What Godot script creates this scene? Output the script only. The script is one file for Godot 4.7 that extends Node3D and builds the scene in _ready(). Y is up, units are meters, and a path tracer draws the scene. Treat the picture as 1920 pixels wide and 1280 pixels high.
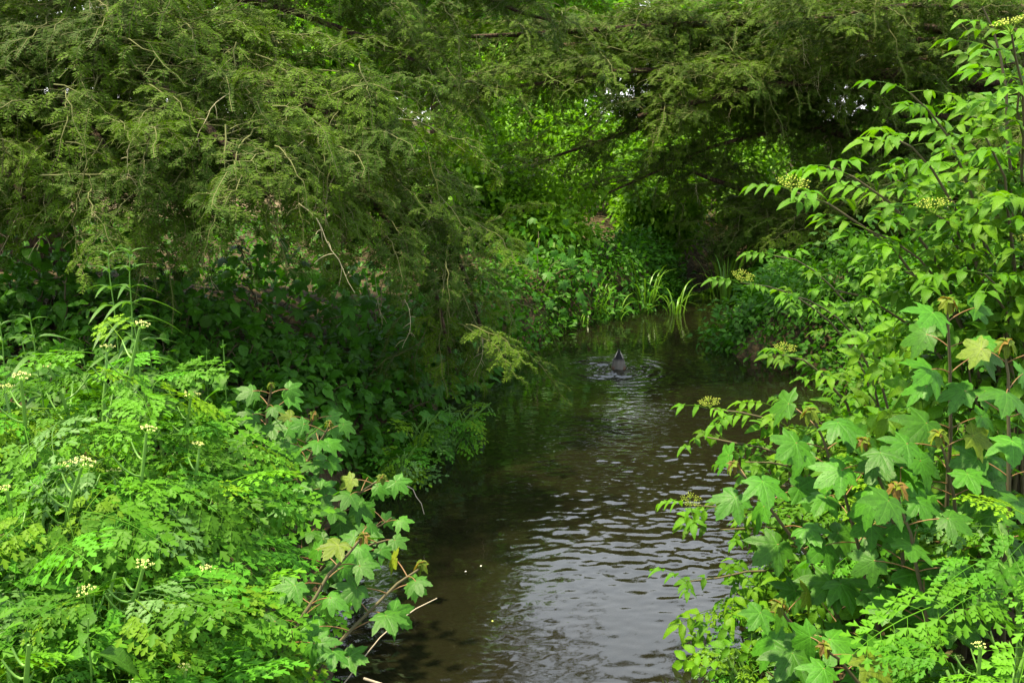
extends Node3D

# ---------------------------------------------------------------- mesh builder
class MB:
	var v := PackedVector3Array()
	var c := PackedColorArray()
	var uv := PackedVector2Array()
	var ix := PackedInt32Array()

	func p(a: Vector3, col := Color.WHITE, t := Vector2.ZERO) -> int:
		v.append(a)
		c.append(col)
		uv.append(t)
		return v.size() - 1

	func tri(a: int, b: int, d: int) -> void:
		ix.append(a)
		ix.append(b)
		ix.append(d)

	func tube(pts: Array, r0: float, r1: float, sides: int, col := Color.WHITE, rough := 0.0, cap := true) -> void:
		var n := pts.size()
		var up := Vector3(0.31, 0.1, 0.94)
		var first := v.size()
		for i in n:
			var t: Vector3 = (pts[mini(i + 1, n - 1)] - pts[maxi(i - 1, 0)]).normalized()
			var a := t.cross(up)
			if a.length() < 0.1:
				a = t.cross(Vector3.RIGHT)
			a = a.normalized()
			var b := t.cross(a).normalized()
			up = b.cross(t) * -1.0 if false else up
			var f := float(i) / float(n - 1)
			var r := lerpf(r0, r1, f)
			for k in sides:
				var an := TAU * k / sides
				var rr := r * (1.0 + rough * sin(an * 3.0 + i * 1.7) + rough * 0.6 * sin(an * 5.0 - i * 0.9))
				p(pts[i] + (a * cos(an) + b * sin(an)) * rr, col, Vector2(float(k) / sides, f * 4.0))
		for i in n - 1:
			for k in sides:
				var q := first + i * sides + k
				var w := first + i * sides + (k + 1) % sides
				tri(q, w, q + sides)
				tri(w, w + sides, q + sides)
		if cap:
			var e := p(pts[n - 1], col)
			var l := first + (n - 1) * sides
			for k in sides:
				tri(l + k, l + (k + 1) % sides, e)

	func needle(base: Vector3, dir: Vector3, across: Vector3, length: float, width: float, col: Color) -> void:
		var m := base + dir * length * 0.45
		var a := p(base, col)
		var b := p(m + across * width * 0.5, col)
		var d := p(m - across * width * 0.5, col)
		var e := p(base + dir * length, col)
		tri(a, b, d)
		tri(b, e, d)

	# a blade lying along dir from base: three columns, folded along the midrib, curving by droop, serrated edge by teeth
	func blade(base: Vector3, dir: Vector3, up: Vector3, length: float, width: float, fold: float, droop: float, rows: int, peak: float, col: Color, wave := 0.0, teeth := 0.0) -> void:
		var z := dir.normalized()
		var x := up.cross(z).normalized()
		var y := z.cross(x)
		var first := v.size()
		for i in rows + 1:
			var t := float(i) / rows
			var w := sin(PI * pow(t, peak))
			w = pow(maxf(w, 0.0), 0.85) * (1.0 - 0.35 * t * t)
			if teeth > 0.0 and i > 0 and i < rows:
				w *= 1.0 + (teeth if i % 2 == 0 else -teeth)
			w *= width * 0.5
			var sag := -droop * t * t * length
			var fw := length * (t - 0.18 * droop * t * t)
			var mid := base + z * fw + y * sag
			var side := fold * w + wave * sin(t * 9.0) * width * 0.12
			p(mid - x * w + y * side, col, Vector2(0.5 - 0.5 * w / (width * 0.5), 1.0 - t))
			p(mid, col, Vector2(0.5, 1.0 - t))
			p(mid + x * w + y * (fold * w - wave * sin(t * 8.0 + 1.0) * width * 0.12), col, Vector2(0.5 + 0.5 * w / (width * 0.5), 1.0 - t))
		for i in rows:
			var q := first + i * 3
			for k in 2:
				tri(q + k, q + k + 3, q + k + 1)
				tri(q + k + 1, q + k + 3, q + k + 4)

	func bead(at: Vector3, r: float, col: Color) -> void:
		var o := [p(at + Vector3(0, r, 0), col), p(at + Vector3(r, 0, 0), col), p(at + Vector3(0, 0, r), col), p(at + Vector3(-r, 0, 0), col), p(at + Vector3(0, 0, -r), col), p(at + Vector3(0, -r, 0), col)]
		for k in 4:
			tri(o[0], o[1 + k], o[1 + (k + 1) % 4])
			tri(o[5], o[1 + (k + 1) % 4], o[1 + k])

	func mesh(mat: Material = null) -> ArrayMesh:
		var n := PackedVector3Array()
		n.resize(v.size())
		for i in range(0, ix.size(), 3):
			var a := ix[i]
			var b := ix[i + 1]
			var d := ix[i + 2]
			var f := (v[d] - v[a]).cross(v[b] - v[a])
			n[a] += f
			n[b] += f
			n[d] += f
		for i in n.size():
			n[i] = n[i].normalized() if n[i].length_squared() > 0.0 else Vector3.UP
		var arr := []
		arr.resize(Mesh.ARRAY_MAX)
		arr[Mesh.ARRAY_VERTEX] = v
		arr[Mesh.ARRAY_NORMAL] = n
		arr[Mesh.ARRAY_COLOR] = c
		arr[Mesh.ARRAY_TEX_UV] = uv
		arr[Mesh.ARRAY_INDEX] = ix
		var m := ArrayMesh.new()
		m.add_surface_from_arrays(Mesh.PRIMITIVE_TRIANGLES, arr)
		if mat:
			m.surface_set_material(0, mat)
		return m

# ---------------------------------------------------------------- small helpers
var rng := RandomNumberGenerator.new()
var taken := {}
var M := {}
var G := {}
var hills := FastNoiseLite.new()

func rf(a: float, b: float) -> float:
	return rng.randf_range(a, b)

func rv(s := 1.0) -> Vector3:
	return Vector3(rf(-1, 1), rf(-1, 1), rf(-1, 1)) * s

func pick(a: Array) -> Variant:
	return a[rng.randi() % a.size()]

func lin(r: float, g: float, b: float) -> Color:
	return Color(r, g, b).linear_to_srgb()

func numbered(called: String) -> String:
	var k: int = taken.get(called, 0)
	taken[called] = k + 1
	return called if k == 0 else "%s_%03d" % [called, k]

func thing(called: String, label: String, category: String, at := Vector3.ZERO, group := "") -> Node3D:
	var o := Node3D.new()
	o.name = numbered(called)
	add_child(o)
	o.position = at
	o.set_meta("label", label)
	o.set_meta("category", category)
	if group:
		o.set_meta("group", group)
	return o

func part(called: String, m: Mesh, parent: Node3D, mat: Material = null, tr := Transform3D.IDENTITY) -> MeshInstance3D:
	var o := MeshInstance3D.new()
	o.name = called
	o.mesh = m
	if mat:
		o.material_override = mat
	parent.add_child(o, true)
	o.transform = tr
	return o

func structure(called: String, m: Mesh, mat: Material) -> MeshInstance3D:
	var o := part(called, m, self, mat)
	o.set_meta("kind", "structure")
	return o

func many(called: String, m: Mesh, mat: Material, places: Array, parent: Node3D) -> void:
	var mm := MultiMesh.new()
	mm.transform_format = MultiMesh.TRANSFORM_3D
	mm.mesh = m
	mm.instance_count = places.size()
	for i in places.size():
		mm.set_instance_transform(i, places[i])
	var o := MultiMeshInstance3D.new()
	o.name = called
	o.multimesh = mm
	o.material_override = mat
	o.set_meta("kind", "stuff")
	parent.add_child(o, true)

func along(dir: Vector3, up: Vector3, s: float, at: Vector3) -> Transform3D:
	var z := dir.normalized()
	var x := up.cross(z)
	if x.length() < 0.05:
		x = Vector3(0.7, 0.2, 0.6).cross(z)
	x = x.normalized()
	return Transform3D(Basis(x * s, z.cross(x) * s, z * s), at)

func bow(a: Vector3, b: Vector3, c: Vector3, n: int, wob := 0.0) -> Array:
	var out := []
	for i in n + 1:
		var t := float(i) / n
		var q := a.lerp(b, t).lerp(b.lerp(c, t), t)
		if wob > 0.0 and i > 0:
			q += rv(wob)
		out.append(q)
	return out

func on_line(pts: Array, t: float) -> Vector3:
	var f := clampf(t, 0.0, 0.9999) * (pts.size() - 1)
	var i := int(f)
	return pts[i].lerp(pts[i + 1], f - i)

func line_dir(pts: Array, t: float) -> Vector3:
	return (on_line(pts, minf(t + 0.03, 0.999)) - on_line(pts, maxf(t - 0.03, 0.0))).normalized()

# ---------------------------------------------------------------- textures and materials
func noise_tex(seed_: int, freq: float, stops: Array, size := 512, octaves := 5, kind := FastNoiseLite.TYPE_SIMPLEX_SMOOTH) -> NoiseTexture2D:
	var n := FastNoiseLite.new()
	n.seed = seed_
	n.noise_type = kind
	n.frequency = freq
	n.fractal_octaves = octaves
	var t := NoiseTexture2D.new()
	t.width = size
	t.height = size
	t.seamless = true
	t.noise = n
	if stops:
		var g := Gradient.new()
		g.offsets = PackedFloat32Array(stops.map(func(s): return s[0]))
		g.colors = PackedColorArray(stops.map(func(s): return s[1]))
		t.color_ramp = g
	return t

func vein_tex(palmate: bool) -> ImageTexture:
	var w := 192
	var im := Image.create(w, w, false, Image.FORMAT_RGB8)
	var n := FastNoiseLite.new()
	n.seed = 5
	n.frequency = 0.035
	n.fractal_octaves = 4
	for y in w:
		for x in w:
			var val := 0.80 + 0.09 * n.get_noise_2d(x, y) + 0.05 * n.get_noise_2d(x * 5.0, y * 5.0)
			var line := 0.0
			if palmate:
				var q := Vector2((x - w * 0.5) / (w * 0.5), (w * 0.5 - y) / (w * 0.5))
				for a in [0.0, 0.87, -0.87, 1.83, -1.83]:
					var d := Vector2(sin(a), cos(a))
					var s := q.dot(d)
					var off := absf(q.cross(d))
					if s > 0.0 and s < 0.97:
						line = maxf(line, 1.0 - off / (0.022 * (1.15 - s)))
						var ph := fmod(s - off * 0.95 + 4.0, 0.15) / 0.15
						if off < 0.26:
							line = maxf(line, 0.55 * (1.0 - absf(ph - 0.5) / 0.09))
			else:
				var u := absf(float(x) / w - 0.5) * 2.0
				var t := 1.0 - float(y) / w
				line = 1.0 - u / 0.045
				var ph := fmod(t - u * 0.13 + 3.0, 0.125) / 0.125
				line = maxf(line, 0.6 * (1.0 - absf(ph - 0.5) / 0.10))
			if n.get_noise_2d(x * 3.1 + 400.0, y * 3.1) > 0.47:
				val *= 0.72
			val += 0.17 * clampf(line, 0.0, 1.0)
			im.set_pixel(x, y, Color(val * (0.97 + 0.05 * clampf(line, 0, 1)), val, val * (0.93 + 0.12 * clampf(line, 0, 1))))
	return ImageTexture.create_from_image(im)

func leaf_mat(base: Color, tex: Texture2D, rough := 0.5, through := 0.75, spec := 0.45) -> StandardMaterial3D:
	var m := StandardMaterial3D.new()
	m.albedo_color = base.linear_to_srgb()
	m.vertex_color_use_as_albedo = true
	m.albedo_texture = tex
	m.roughness = rough
	m.metallic_specular = spec
	m.backlight_enabled = true
	m.backlight = lin(through * 0.95, through, through * 0.35)
	m.cull_mode = BaseMaterial3D.CULL_DISABLED
	if tex:
		m.heightmap_enabled = true
		m.heightmap_texture = tex
		m.heightmap_scale = 0.25
		m.heightmap_flip_texture = false
	return m

func leaf_mats(base: Color, tex: Texture2D, count: int, spread: float, rough := 0.5, through := 0.75, spec := 0.45) -> Array:
	var out := []
	for i in count:
		var b := 1.0 + spread * (2.0 * i / maxf(count - 1, 1) - 1.0)
		var warm := 1.0 + rf(-0.10, 0.14)
		out.append(leaf_mat(Color(base.r * b * warm, base.g * b, base.b * b / warm), tex, rough, through, spec))
	return out

func plain_mat(base: Color, rough := 0.7, spec := 0.4) -> StandardMaterial3D:
	var m := StandardMaterial3D.new()
	m.albedo_color = base.linear_to_srgb()
	m.vertex_color_use_as_albedo = true
	m.roughness = rough
	m.metallic_specular = spec
	return m

func ground_mat(tex: Texture2D, scale: float, bump: Texture2D, depth: float, rough := 0.95) -> StandardMaterial3D:
	var m := StandardMaterial3D.new()
	m.albedo_texture = tex
	m.roughness = rough
	m.metallic_specular = 0.25
	m.uv1_triplanar = true
	m.uv1_world_triplanar = true
	m.uv1_scale = Vector3.ONE * scale
	m.heightmap_enabled = true
	m.heightmap_texture = bump
	m.heightmap_scale = depth
	return m

func make_materials() -> void:
	var pin := vein_tex(false)
	var pal := vein_tex(true)
	M.yew = leaf_mats(Color(0.056, 0.110, 0.006), null, 6, 0.35, 0.6, 0.6, 0.22)
	M.drop = leaf_mats(Color(0.070, 0.220, 0.010), null, 7, 0.3, 0.55, 0.85, 0.26)
	M.drop.append_array(leaf_mats(Color(0.120, 0.270, 0.010), null, 2, 0.12, 0.55, 0.9, 0.26))
	M.drop.append_array(leaf_mats(Color(0.095, 0.215, 0.040), null, 1, 0.12, 0.5, 0.7, 0.35))
	M.syc = leaf_mats(Color(0.078, 0.250, 0.015), pal, 6, 0.22, 0.5, 0.85, 0.38)
	M.syc_young = leaf_mats(Color(0.21, 0.29, 0.02), pal, 3, 0.15, 0.5, 0.9, 0.34)
	M.syc_bud = leaf_mats(Color(0.26, 0.17, 0.045), pal, 2, 0.15, 0.5, 0.8, 0.35)
	M.elder = leaf_mats(Color(0.130, 0.320, 0.009), pin, 6, 0.25, 0.5, 0.95, 0.32)
	M.broad = leaf_mats(Color(0.070, 0.235, 0.011), pin, 6, 0.28, 0.5, 0.85, 0.32)
	M.willow = leaf_mats(Color(0.100, 0.225, 0.030), pin, 3, 0.2, 0.48, 0.8, 0.38)
	M.nettle = leaf_mats(Color(0.075, 0.22, 0.016), pin, 3, 0.2, 0.55, 0.75, 0.3)
	M.far = leaf_mats(Color(0.120, 0.30, 0.008), null, 5, 0.3, 0.5, 1.0, 0.35)
	M.reed = leaf_mats(Color(0.085, 0.21, 0.014), null, 3, 0.25, 0.4, 0.75, 0.45)
	M.green_stem = plain_mat(Color(0.10, 0.22, 0.03), 0.45)
	M.red_stem = plain_mat(Color(0.15, 0.085, 0.03), 0.5)
	M.brown_stem = plain_mat(Color(0.075, 0.066, 0.03), 0.8)
	M.pale_twig = plain_mat(Color(0.30, 0.27, 0.15), 0.8)
	M.dead_twig = plain_mat(Color(0.36, 0.31, 0.22), 0.8)
	M.yew_twig = plain_mat(Color(0.085, 0.095, 0.025), 0.8)
	M.cream = plain_mat(Color(0.52, 0.55, 0.18), 0.7)
	M.white_bloom = plain_mat(Color(0.75, 0.74, 0.62), 0.7)
	M.lime_bloom = plain_mat(Color(0.42, 0.48, 0.10), 0.7)
	var bark_t := noise_tex(11, 0.02, [[0.0, lin(0.012, 0.009, 0.006)], [0.45, lin(0.04, 0.028, 0.018)], [0.7, lin(0.085, 0.055, 0.035)], [1.0, lin(0.12, 0.10, 0.06)]])
	var bark_h := noise_tex(12, 0.03, [])
	M.bark = ground_mat(bark_t, 1.0, bark_h, 3.0, 0.9)
	M.bark.uv1_scale = Vector3(2.2, 0.7, 2.2)
	M.soil = ground_mat(noise_tex(21, 0.012, [[0.0, lin(0.012, 0.010, 0.005)], [0.4, lin(0.035, 0.028, 0.013)], [0.65, lin(0.07, 0.05, 0.026)], [1.0, lin(0.05, 0.065, 0.02)]], 1024, 6), 0.6, noise_tex(22, 0.05, []), 4.0)
	M.path = ground_mat(noise_tex(23, 0.06, [[0.0, lin(0.06, 0.047, 0.027)], [0.5, lin(0.14, 0.108, 0.065)], [1.0, lin(0.22, 0.175, 0.11)]], 512, 6), 0.5, noise_tex(24, 0.09, []), 3.0)
	M.water = StandardMaterial3D.new()
	M.water.transparency = BaseMaterial3D.TRANSPARENCY_ALPHA
	M.water.albedo_color = Color(lin(0.007, 0.007, 0.003), 0.82)
	M.water.roughness = 0.03
	M.water.metallic_specular = 0.5

# ---------------------------------------------------------------- the stream and its banks
const EDGE_L := [[8.0, -1.2], [0.0, -0.7], [-2.5, -0.55], [-3.4, -0.62], [-4.7, -0.92], [-5.5, -0.78], [-6.6, -0.62], [-7.7, -0.42], [-9.0, 0.05], [-10.1, 0.45], [-10.8, 0.9], [-11.6, 1.6], [-12.6, 2.0], [-14.5, 2.3], [-18.0, 5.0], [-30.0, 16.0], [-90.0, 60.0]]
const EDGE_R := [[8.0, 1.6], [0.0, 1.3], [-2.5, 1.0], [-3.4, 1.05], [-4.2, 1.5], [-5.5, 2.1], [-7.0, 2.5], [-8.3, 2.5], [-9.0, 1.9], [-9.6, 2.0], [-10.6, 2.5], [-12.0, 2.75], [-14.5, 3.2], [-18.0, 6.0], [-30.0, 17.5], [-90.0, 62.0]]

func edge(a: Array, z: float) -> float:
	for i in a.size() - 1:
		if z >= a[i + 1][0]:
			var t: float = clampf((z - a[i][0]) / (a[i + 1][0] - a[i][0]), 0.0, 1.0)
			return lerpf(a[i][1], a[i + 1][1], t * t * (3.0 - 2.0 * t) * 0.5 + t * 0.5)
	return a[a.size() - 1][1]

func land(x: float, z: float) -> float:
	var l := edge(EDGE_L, z)
	var r := edge(EDGE_R, z)
	var s := maxf(l - x, x - r) + 0.05 * hills.get_noise_2d(x * 60.0, z * 60.0)
	if s < 0.0:
		var d := smoothstep(0.0, 0.5, -s)
		return -0.03 - 0.30 * d + 0.05 * hills.get_noise_2d(x * 45.0 + 90.0, z * 45.0)
	var left := x < (l + r) * 0.5
	var top := 0.42 if left else 0.36
	if left:
		top += 0.34 * smoothstep(0.3, 1.5, s) * smoothstep(-3.5, -4.6, z) * smoothstep(-9.5, -7.0, z)
	var h := top * smoothstep(-0.02, 0.42, s) + 0.07 * minf(s, 4.0)
	h += 0.05 * hills.get_noise_2d(x * 25.0, z * 25.0) * smoothstep(0.0, 0.5, s)
	h += 0.05 * maxf(0.0, Vector2(x, z).length() - 30.0) * (0.5 + 0.5 * hills.get_noise_2d(x, z))
	return h - 0.03 * (1.0 - smoothstep(0.0, 0.1, s))

func axis_lines(fine0: float, fine1: float, step: float, far0: float, far1: float, growth := 1.25) -> PackedFloat32Array:
	var a := PackedFloat32Array()
	var x := fine0
	while x < fine1:
		a.append(x)
		x += step
	a.append(fine1)
	var d := step
	x = fine1
	while x < far1:
		d *= growth
		x += d
		a.append(minf(x, far1))
	d = step
	x = fine0
	while x > far0:
		d *= growth
		x -= d
		a.insert(0, maxf(x, far0))
	return a

func sheet(xs: PackedFloat32Array, zs: PackedFloat32Array, height: Callable) -> ArrayMesh:
	var w := xs.size()
	var v := PackedVector3Array()
	var n := PackedVector3Array()
	var ix := PackedInt32Array()
	for j in zs.size():
		for i in w:
			v.append(Vector3(xs[i], height.call(xs[i], zs[j]), zs[j]))
	for j in zs.size():
		for i in w:
			var a := v[j * w + maxi(i - 1, 0)]
			var b := v[j * w + mini(i + 1, w - 1)]
			var c := v[maxi(j - 1, 0) * w + i]
			var d := v[mini(j + 1, zs.size() - 1) * w + i]
			n.append((d - c).cross(b - a).normalized())
	for j in zs.size() - 1:
		for i in w - 1:
			var q := j * w + i
			ix.append_array([q, q + 1, q + w, q + 1, q + w + 1, q + w])
	var arr := []
	arr.resize(Mesh.ARRAY_MAX)
	arr[Mesh.ARRAY_VERTEX] = v
	arr[Mesh.ARRAY_NORMAL] = n
	arr[Mesh.ARRAY_INDEX] = ix
	var m := ArrayMesh.new()
	m.add_surface_from_arrays(Mesh.PRIMITIVE_TRIANGLES, arr)
	return m

var chop := FastNoiseLite.new()
const DUCK := Vector3(0.88, 0.0, -8.46)

func ripple(x: float, z: float) -> float:
	var calm := clampf(0.13 + 0.24 * hills.get_noise_2d(x * 22.0 + 300.0, z * 14.0) + 0.9 * exp(-pow((z + 5.5) / 1.4, 2.0) - pow((x - 1.2) / 0.7, 2.0)) + 0.15 * exp(-pow((z + 3.6) / 0.8, 2.0)), 0.07, 1.2)
	var y := 0.0038 * chop.get_noise_2d(x * 4.2, z * 8.5) * calm
	y += 0.0030 * chop.get_noise_2d(x * 9.0 + 50.0, z * 17.0 + 20.0) * calm
	y += 0.0022 * chop.get_noise_2d(x * 2.3 + z * 0.9 + 70.0, z * 4.1 - x * 0.8) * calm
	y += 0.0011 * chop.get_noise_2d(x * 15.0 + 11.0, z * 30.0 + 4.0) * calm
	var r := Vector2(x - DUCK.x + 0.05, z - DUCK.z - 0.06).length()
	if r < 1.3:
		var turn := atan2(z - DUCK.z, x - DUCK.x)
		var a := (0.0062 * exp(-pow((r - 0.24) / 0.2, 2.0)) + 0.0016 * exp(-r * 2.2)) * clampf(0.7 + 1.6 * chop.get_noise_2d(turn * 1.1 + 7.0, r * 3.0), 0.05, 1.6)
		y += a * sin(r * 62.0) * (0.8 + 0.4 * chop.get_noise_2d(x * 12.0, z * 12.0))
		y += 0.010 * exp(-r * r / 0.045) * chop.get_noise_2d(x * 26.0, z * 26.0)
	return y

func make_setting() -> void:
	hills.seed = 3
	hills.frequency = 0.03
	hills.fractal_octaves = 3
	chop.seed = 8
	chop.frequency = 1.0
	chop.noise_type = FastNoiseLite.TYPE_SIMPLEX_SMOOTH
	chop.fractal_octaves = 2
	structure("ground", sheet(axis_lines(-5.0, 5.0, 0.11, -120.0, 120.0), axis_lines(-16.0, -1.0, 0.11, -120.0, 60.0), land), M.soil)
	structure("water", sheet(axis_lines(-1.2, 2.5, 0.02, -3.0, 60.0, 1.35), axis_lines(-11.4, -2.6, 0.014, -80.0, 9.0, 1.35), ripple), M.water)
	var walk := func(x: float, z: float) -> float: return land(x, z) + 0.012
	structure("path", sheet(axis_lines(-16.0, 0.5, 0.3, -16.1, 0.6), axis_lines(-23.0, -15.2, 0.3, -23.1, -15.1), walk), M.path)

# ---------------------------------------------------------------- leaf shapes, made once and shared
const SYC := [[0, 1.0], [7, 0.88], [12, 0.87], [17, 0.72], [22, 0.70], [28, 0.55], [34, 0.70], [39, 0.72], [44, 0.88], [50, 0.97], [57, 0.82], [62, 0.80], [69, 0.62], [79, 0.49], [89, 0.57], [96, 0.60], [104, 0.68], [113, 0.54], [124, 0.50], [140, 0.43], [156, 0.37], [170, 0.27], [180, 0.10]]

func sycamore_leaf(sag: float, cup: float) -> ArrayMesh:
	var b := MB.new()
	var ring := []
	for i in SYC.size():
		ring.append([deg_to_rad(SYC[i][0]), SYC[i][1]])
	for i in range(SYC.size() - 2, 0, -1):
		ring.append([-deg_to_rad(SYC[i][0]), SYC[i][1] * rf(0.86, 1.08)])
	var centre := b.p(Vector3.ZERO, Color.WHITE, Vector2(0.5, 0.5))
	var n := ring.size()
	for k in 2:
		for i in n:
			var a: float = ring[i][0]
			var r: float = ring[i][1] * (0.5 if k == 0 else 1.0)
			var crease := 1.0
			for ax in [0.0, 0.87, -0.87, 1.83, -1.83]:
				crease = minf(crease, absf(wrapf(a - ax, -PI, PI)) / 0.42)
			var y := cup * crease * r * (0.7 if k == 0 else 0.35) - sag * r * r - 0.05 * rf(0, 1) * k
			var q := Vector3(sin(a) * r, y, cos(a) * r)
			b.p(q, Color.WHITE, Vector2(0.5 + q.x * 0.49, 0.5 - q.z * 0.49))
	for i in n:
		var j := (i + 1) % n
		b.tri(centre, 1 + i, 1 + j)
		b.tri(1 + i, 1 + n + i, 1 + j)
		b.tri(1 + j, 1 + n + i, 1 + n + j)
	return b.mesh()

func elder_leaf(pairs: int) -> ArrayMesh:
	var b := MB.new()
	var stalk := bow(Vector3.ZERO, Vector3(0, 0.025, 0.10), Vector3(0, -0.015, 0.19), 5)
	b.tube(stalk, 0.0022, 0.0012, 3, Color(1.0, 0.95, 0.9))
	for k in pairs:
		var t := 0.42 + 0.5 * k / maxf(pairs - 1, 1)
		var at := on_line(stalk, t)
		for s in [-1, 1]:
			var d := Vector3(s * rf(0.8, 1.0), rf(-0.35, 0.05), rf(0.35, 0.6))
			b.blade(at, d, Vector3(0, 1, rf(-0.2, 0.2)), rf(0.072, 0.094), rf(0.036, 0.044), rf(0.25, 0.5), rf(0.25, 0.55), 7, 0.8, Color.WHITE * rf(0.9, 1.1), 0.6, 0.06)
	b.blade(stalk[5], Vector3(rf(-0.2, 0.2), -0.3, 1), Vector3.UP, 0.098, 0.046, 0.35, 0.4, 7, 0.8, Color.WHITE, 0.5, 0.06)
	return b.mesh()

func three_leaf(big: float) -> ArrayMesh:
	var b := MB.new()
	b.tube([Vector3(0, 0, 0), Vector3(0, 0.01, 0.03)], 0.0015, 0.0012, 3)
	for s in [-1, 0, 1]:
		b.blade(Vector3(0, 0.01, 0.03), Vector3(s * 0.95, rf(-0.3, 0.0), 1.0 if s == 0 else 0.3), Vector3.UP, big * rf(0.9, 1.1), big * rf(0.55, 0.68), rf(0.1, 0.35), rf(0.2, 0.5), 7, 0.72, Color.WHITE * rf(0.9, 1.1), 0.7, 0.07)
	return b.mesh()

func single_leaf(length: float, width: float, fold: float, droop: float, peak: float, teeth := 0.0) -> ArrayMesh:
	var b := MB.new()
	b.blade(Vector3.ZERO, Vector3.BACK, Vector3.UP, length, width, fold, droop, 10 if teeth > 0.0 else 8, peak, Color.WHITE, 0.5, teeth)
	return b.mesh()

func cut_leaflet(b: MB, at: Vector3, dir: Vector3, up: Vector3, s: float, col: Color) -> void:
	var z := dir.normalized()
	var x := up.cross(z).normalized()
	var y := z.cross(x)
	var o := [[0.0, 0.0], [-0.22, 0.30], [-0.52, 0.66], [-0.17, 0.54], [-0.27, 0.90], [0.0, 1.12], [0.27, 0.90], [0.17, 0.54], [0.52, 0.66], [0.22, 0.30]]
	var first := b.v.size()
	var c := b.p(at + z * s * 0.5 - y * s * 0.07, col)
	for q in o:
		b.p(at + x * q[0] * s * 0.9 + z * q[1] * s + y * s * (absf(q[0]) * 0.28 - q[1] * q[1] * 0.16), col)
	for i in o.size():
		b.tri(c, first + 1 + i, first + 1 + (i + 1) % o.size())

func dropwort_leaf(steps: int, big: float) -> ArrayMesh:
	var b := MB.new()
	var length := 0.052 * steps
	var stalk := bow(Vector3.ZERO, Vector3(0, 0.05, length * 0.6), Vector3(0, -0.035, length), 6)
	b.tube(stalk, 0.0025, 0.001, 3, Color(1.1, 1.1, 0.9))
	for k in steps:
		var t := 0.22 + 0.74 * k / steps
		var at := on_line(stalk, t)
		var reach := 0.105 * (1.0 - 0.72 * float(k) / steps) * big
		for s in [-1, 1]:
			var d := Vector3(s * 0.9, rf(-0.25, 0.1), rf(0.35, 0.6)).normalized()
			var tip := at + d * reach + Vector3(0, -0.15 * reach, 0)
			var rib := bow(at, at.lerp(tip, 0.5) + Vector3(0, 0.008, 0), tip, 4)
			b.tube(rib, 0.0012, 0.0006, 3, Color(1.05, 1.05, 0.9), 0.0, false)
			var m := maxi(1, int(round(3.0 * reach / 0.1)))
			var up := Vector3(rf(-0.25, 0.25), 1, rf(-0.2, 0.2))
			for q in m:
				var f := 0.35 + 0.55 * q / maxf(m, 1)
				for e in [-1, 1]:
					var side: Vector3 = Vector3.UP.cross(d).normalized() * e
					cut_leaflet(b, on_line(rib, f), side * 0.75 + d * 0.75 + Vector3(0, rf(-0.3, 0.1), 0), up, rf(0.024, 0.032) * big * (1.15 - 0.35 * f), Color.WHITE * rf(0.85, 1.15))
			cut_leaflet(b, tip, d + Vector3(0, -0.2, 0), up, rf(0.028, 0.036) * big, Color.WHITE * rf(0.9, 1.15))
	cut_leaflet(b, stalk[6], Vector3(0, -0.3, 1), Vector3.UP, 0.034 * big, Color.WHITE)
	return b.mesh()

func umbel(rays: int, reach: float, bead_size: float, col: Color, stalk_col: Color) -> ArrayMesh:
	var b := MB.new()
	for k in rays:
		var an := k * 2.39996
		var r := reach * sqrt((k + 0.3) / rays)
		var tip := Vector3(cos(an) * r, reach * 0.75 - r * r / reach * 0.25 + rf(-0.003, 0.003), sin(an) * r)
		b.tube([Vector3.ZERO, tip * 0.55 + Vector3(0, -0.004, 0), tip], 0.0011, 0.0007, 3, stalk_col, 0.0, false)
		for q in 7:
			var off := Vector3(rf(-1, 1), rf(0.0, 0.8), rf(-1, 1)).normalized() * bead_size * 0.9
			b.bead(tip + off, bead_size * rf(0.35, 0.6), col * rf(0.85, 1.15))
	return b.mesh()

func elder_head() -> ArrayMesh:
	var b := MB.new()
	for k in 5:
		var an := TAU * k / 5.0 + 0.3
		var hub := Vector3(cos(an) * 0.02, 0.022, sin(an) * 0.02)
		b.tube([Vector3.ZERO, hub], 0.0014, 0.001, 3, Color(0.3, 0.45, 0.1), 0.0, false)
		for q in 13:
			var a := q * 2.4
			var r := 0.021 * sqrt((q + 0.4) / 13.0)
			var tip := hub + Vector3(cos(a) * r + cos(an) * 0.014, 0.013 + rf(-0.003, 0.003), sin(a) * r + sin(an) * 0.014)
			b.tube([hub, tip], 0.0006, 0.0005, 3, Color(0.35, 0.5, 0.12), 0.0, false)
			b.bead(tip, rf(0.0022, 0.0036), Color(0.62, 0.66, 0.34) * rf(0.8, 1.2))
	return b.mesh()

func yew_needles(b: MB, pts: Array, t0: float, col: Color, tip_col: Color, needle := 0.025, gap := 0.0058) -> void:
	var length := 0.0
	for i in pts.size() - 1:
		length += pts[i].distance_to(pts[i + 1])
	var n := int(length * (1.0 - t0) / gap)
	for i in n:
		var t := t0 + (1.0 - t0) * (i + rf(0, 0.9)) / n
		var at := on_line(pts, t)
		var d := line_dir(pts, t)
		var side := d.cross(Vector3.UP)
		if side.length() < 0.25:
			side = d.cross(Vector3(0.8, 0.0, 0.6))
		side = side.normalized()
		var up := side.cross(d)
		var young := smoothstep(0.60, 0.97, t + rf(-0.06, 0.06))
		var c := col.lerp(tip_col, young) * rf(0.8, 1.2)
		for s in [-1, 1]:
			var nd: Vector3 = (side * s + d * rf(0.35, 0.75) + up * rf(-0.15, 0.4)).normalized()
			b.needle(at, nd, d, needle * rf(0.75, 1.15) * (1.0 - 0.3 * young), 0.0056, c)

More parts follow.
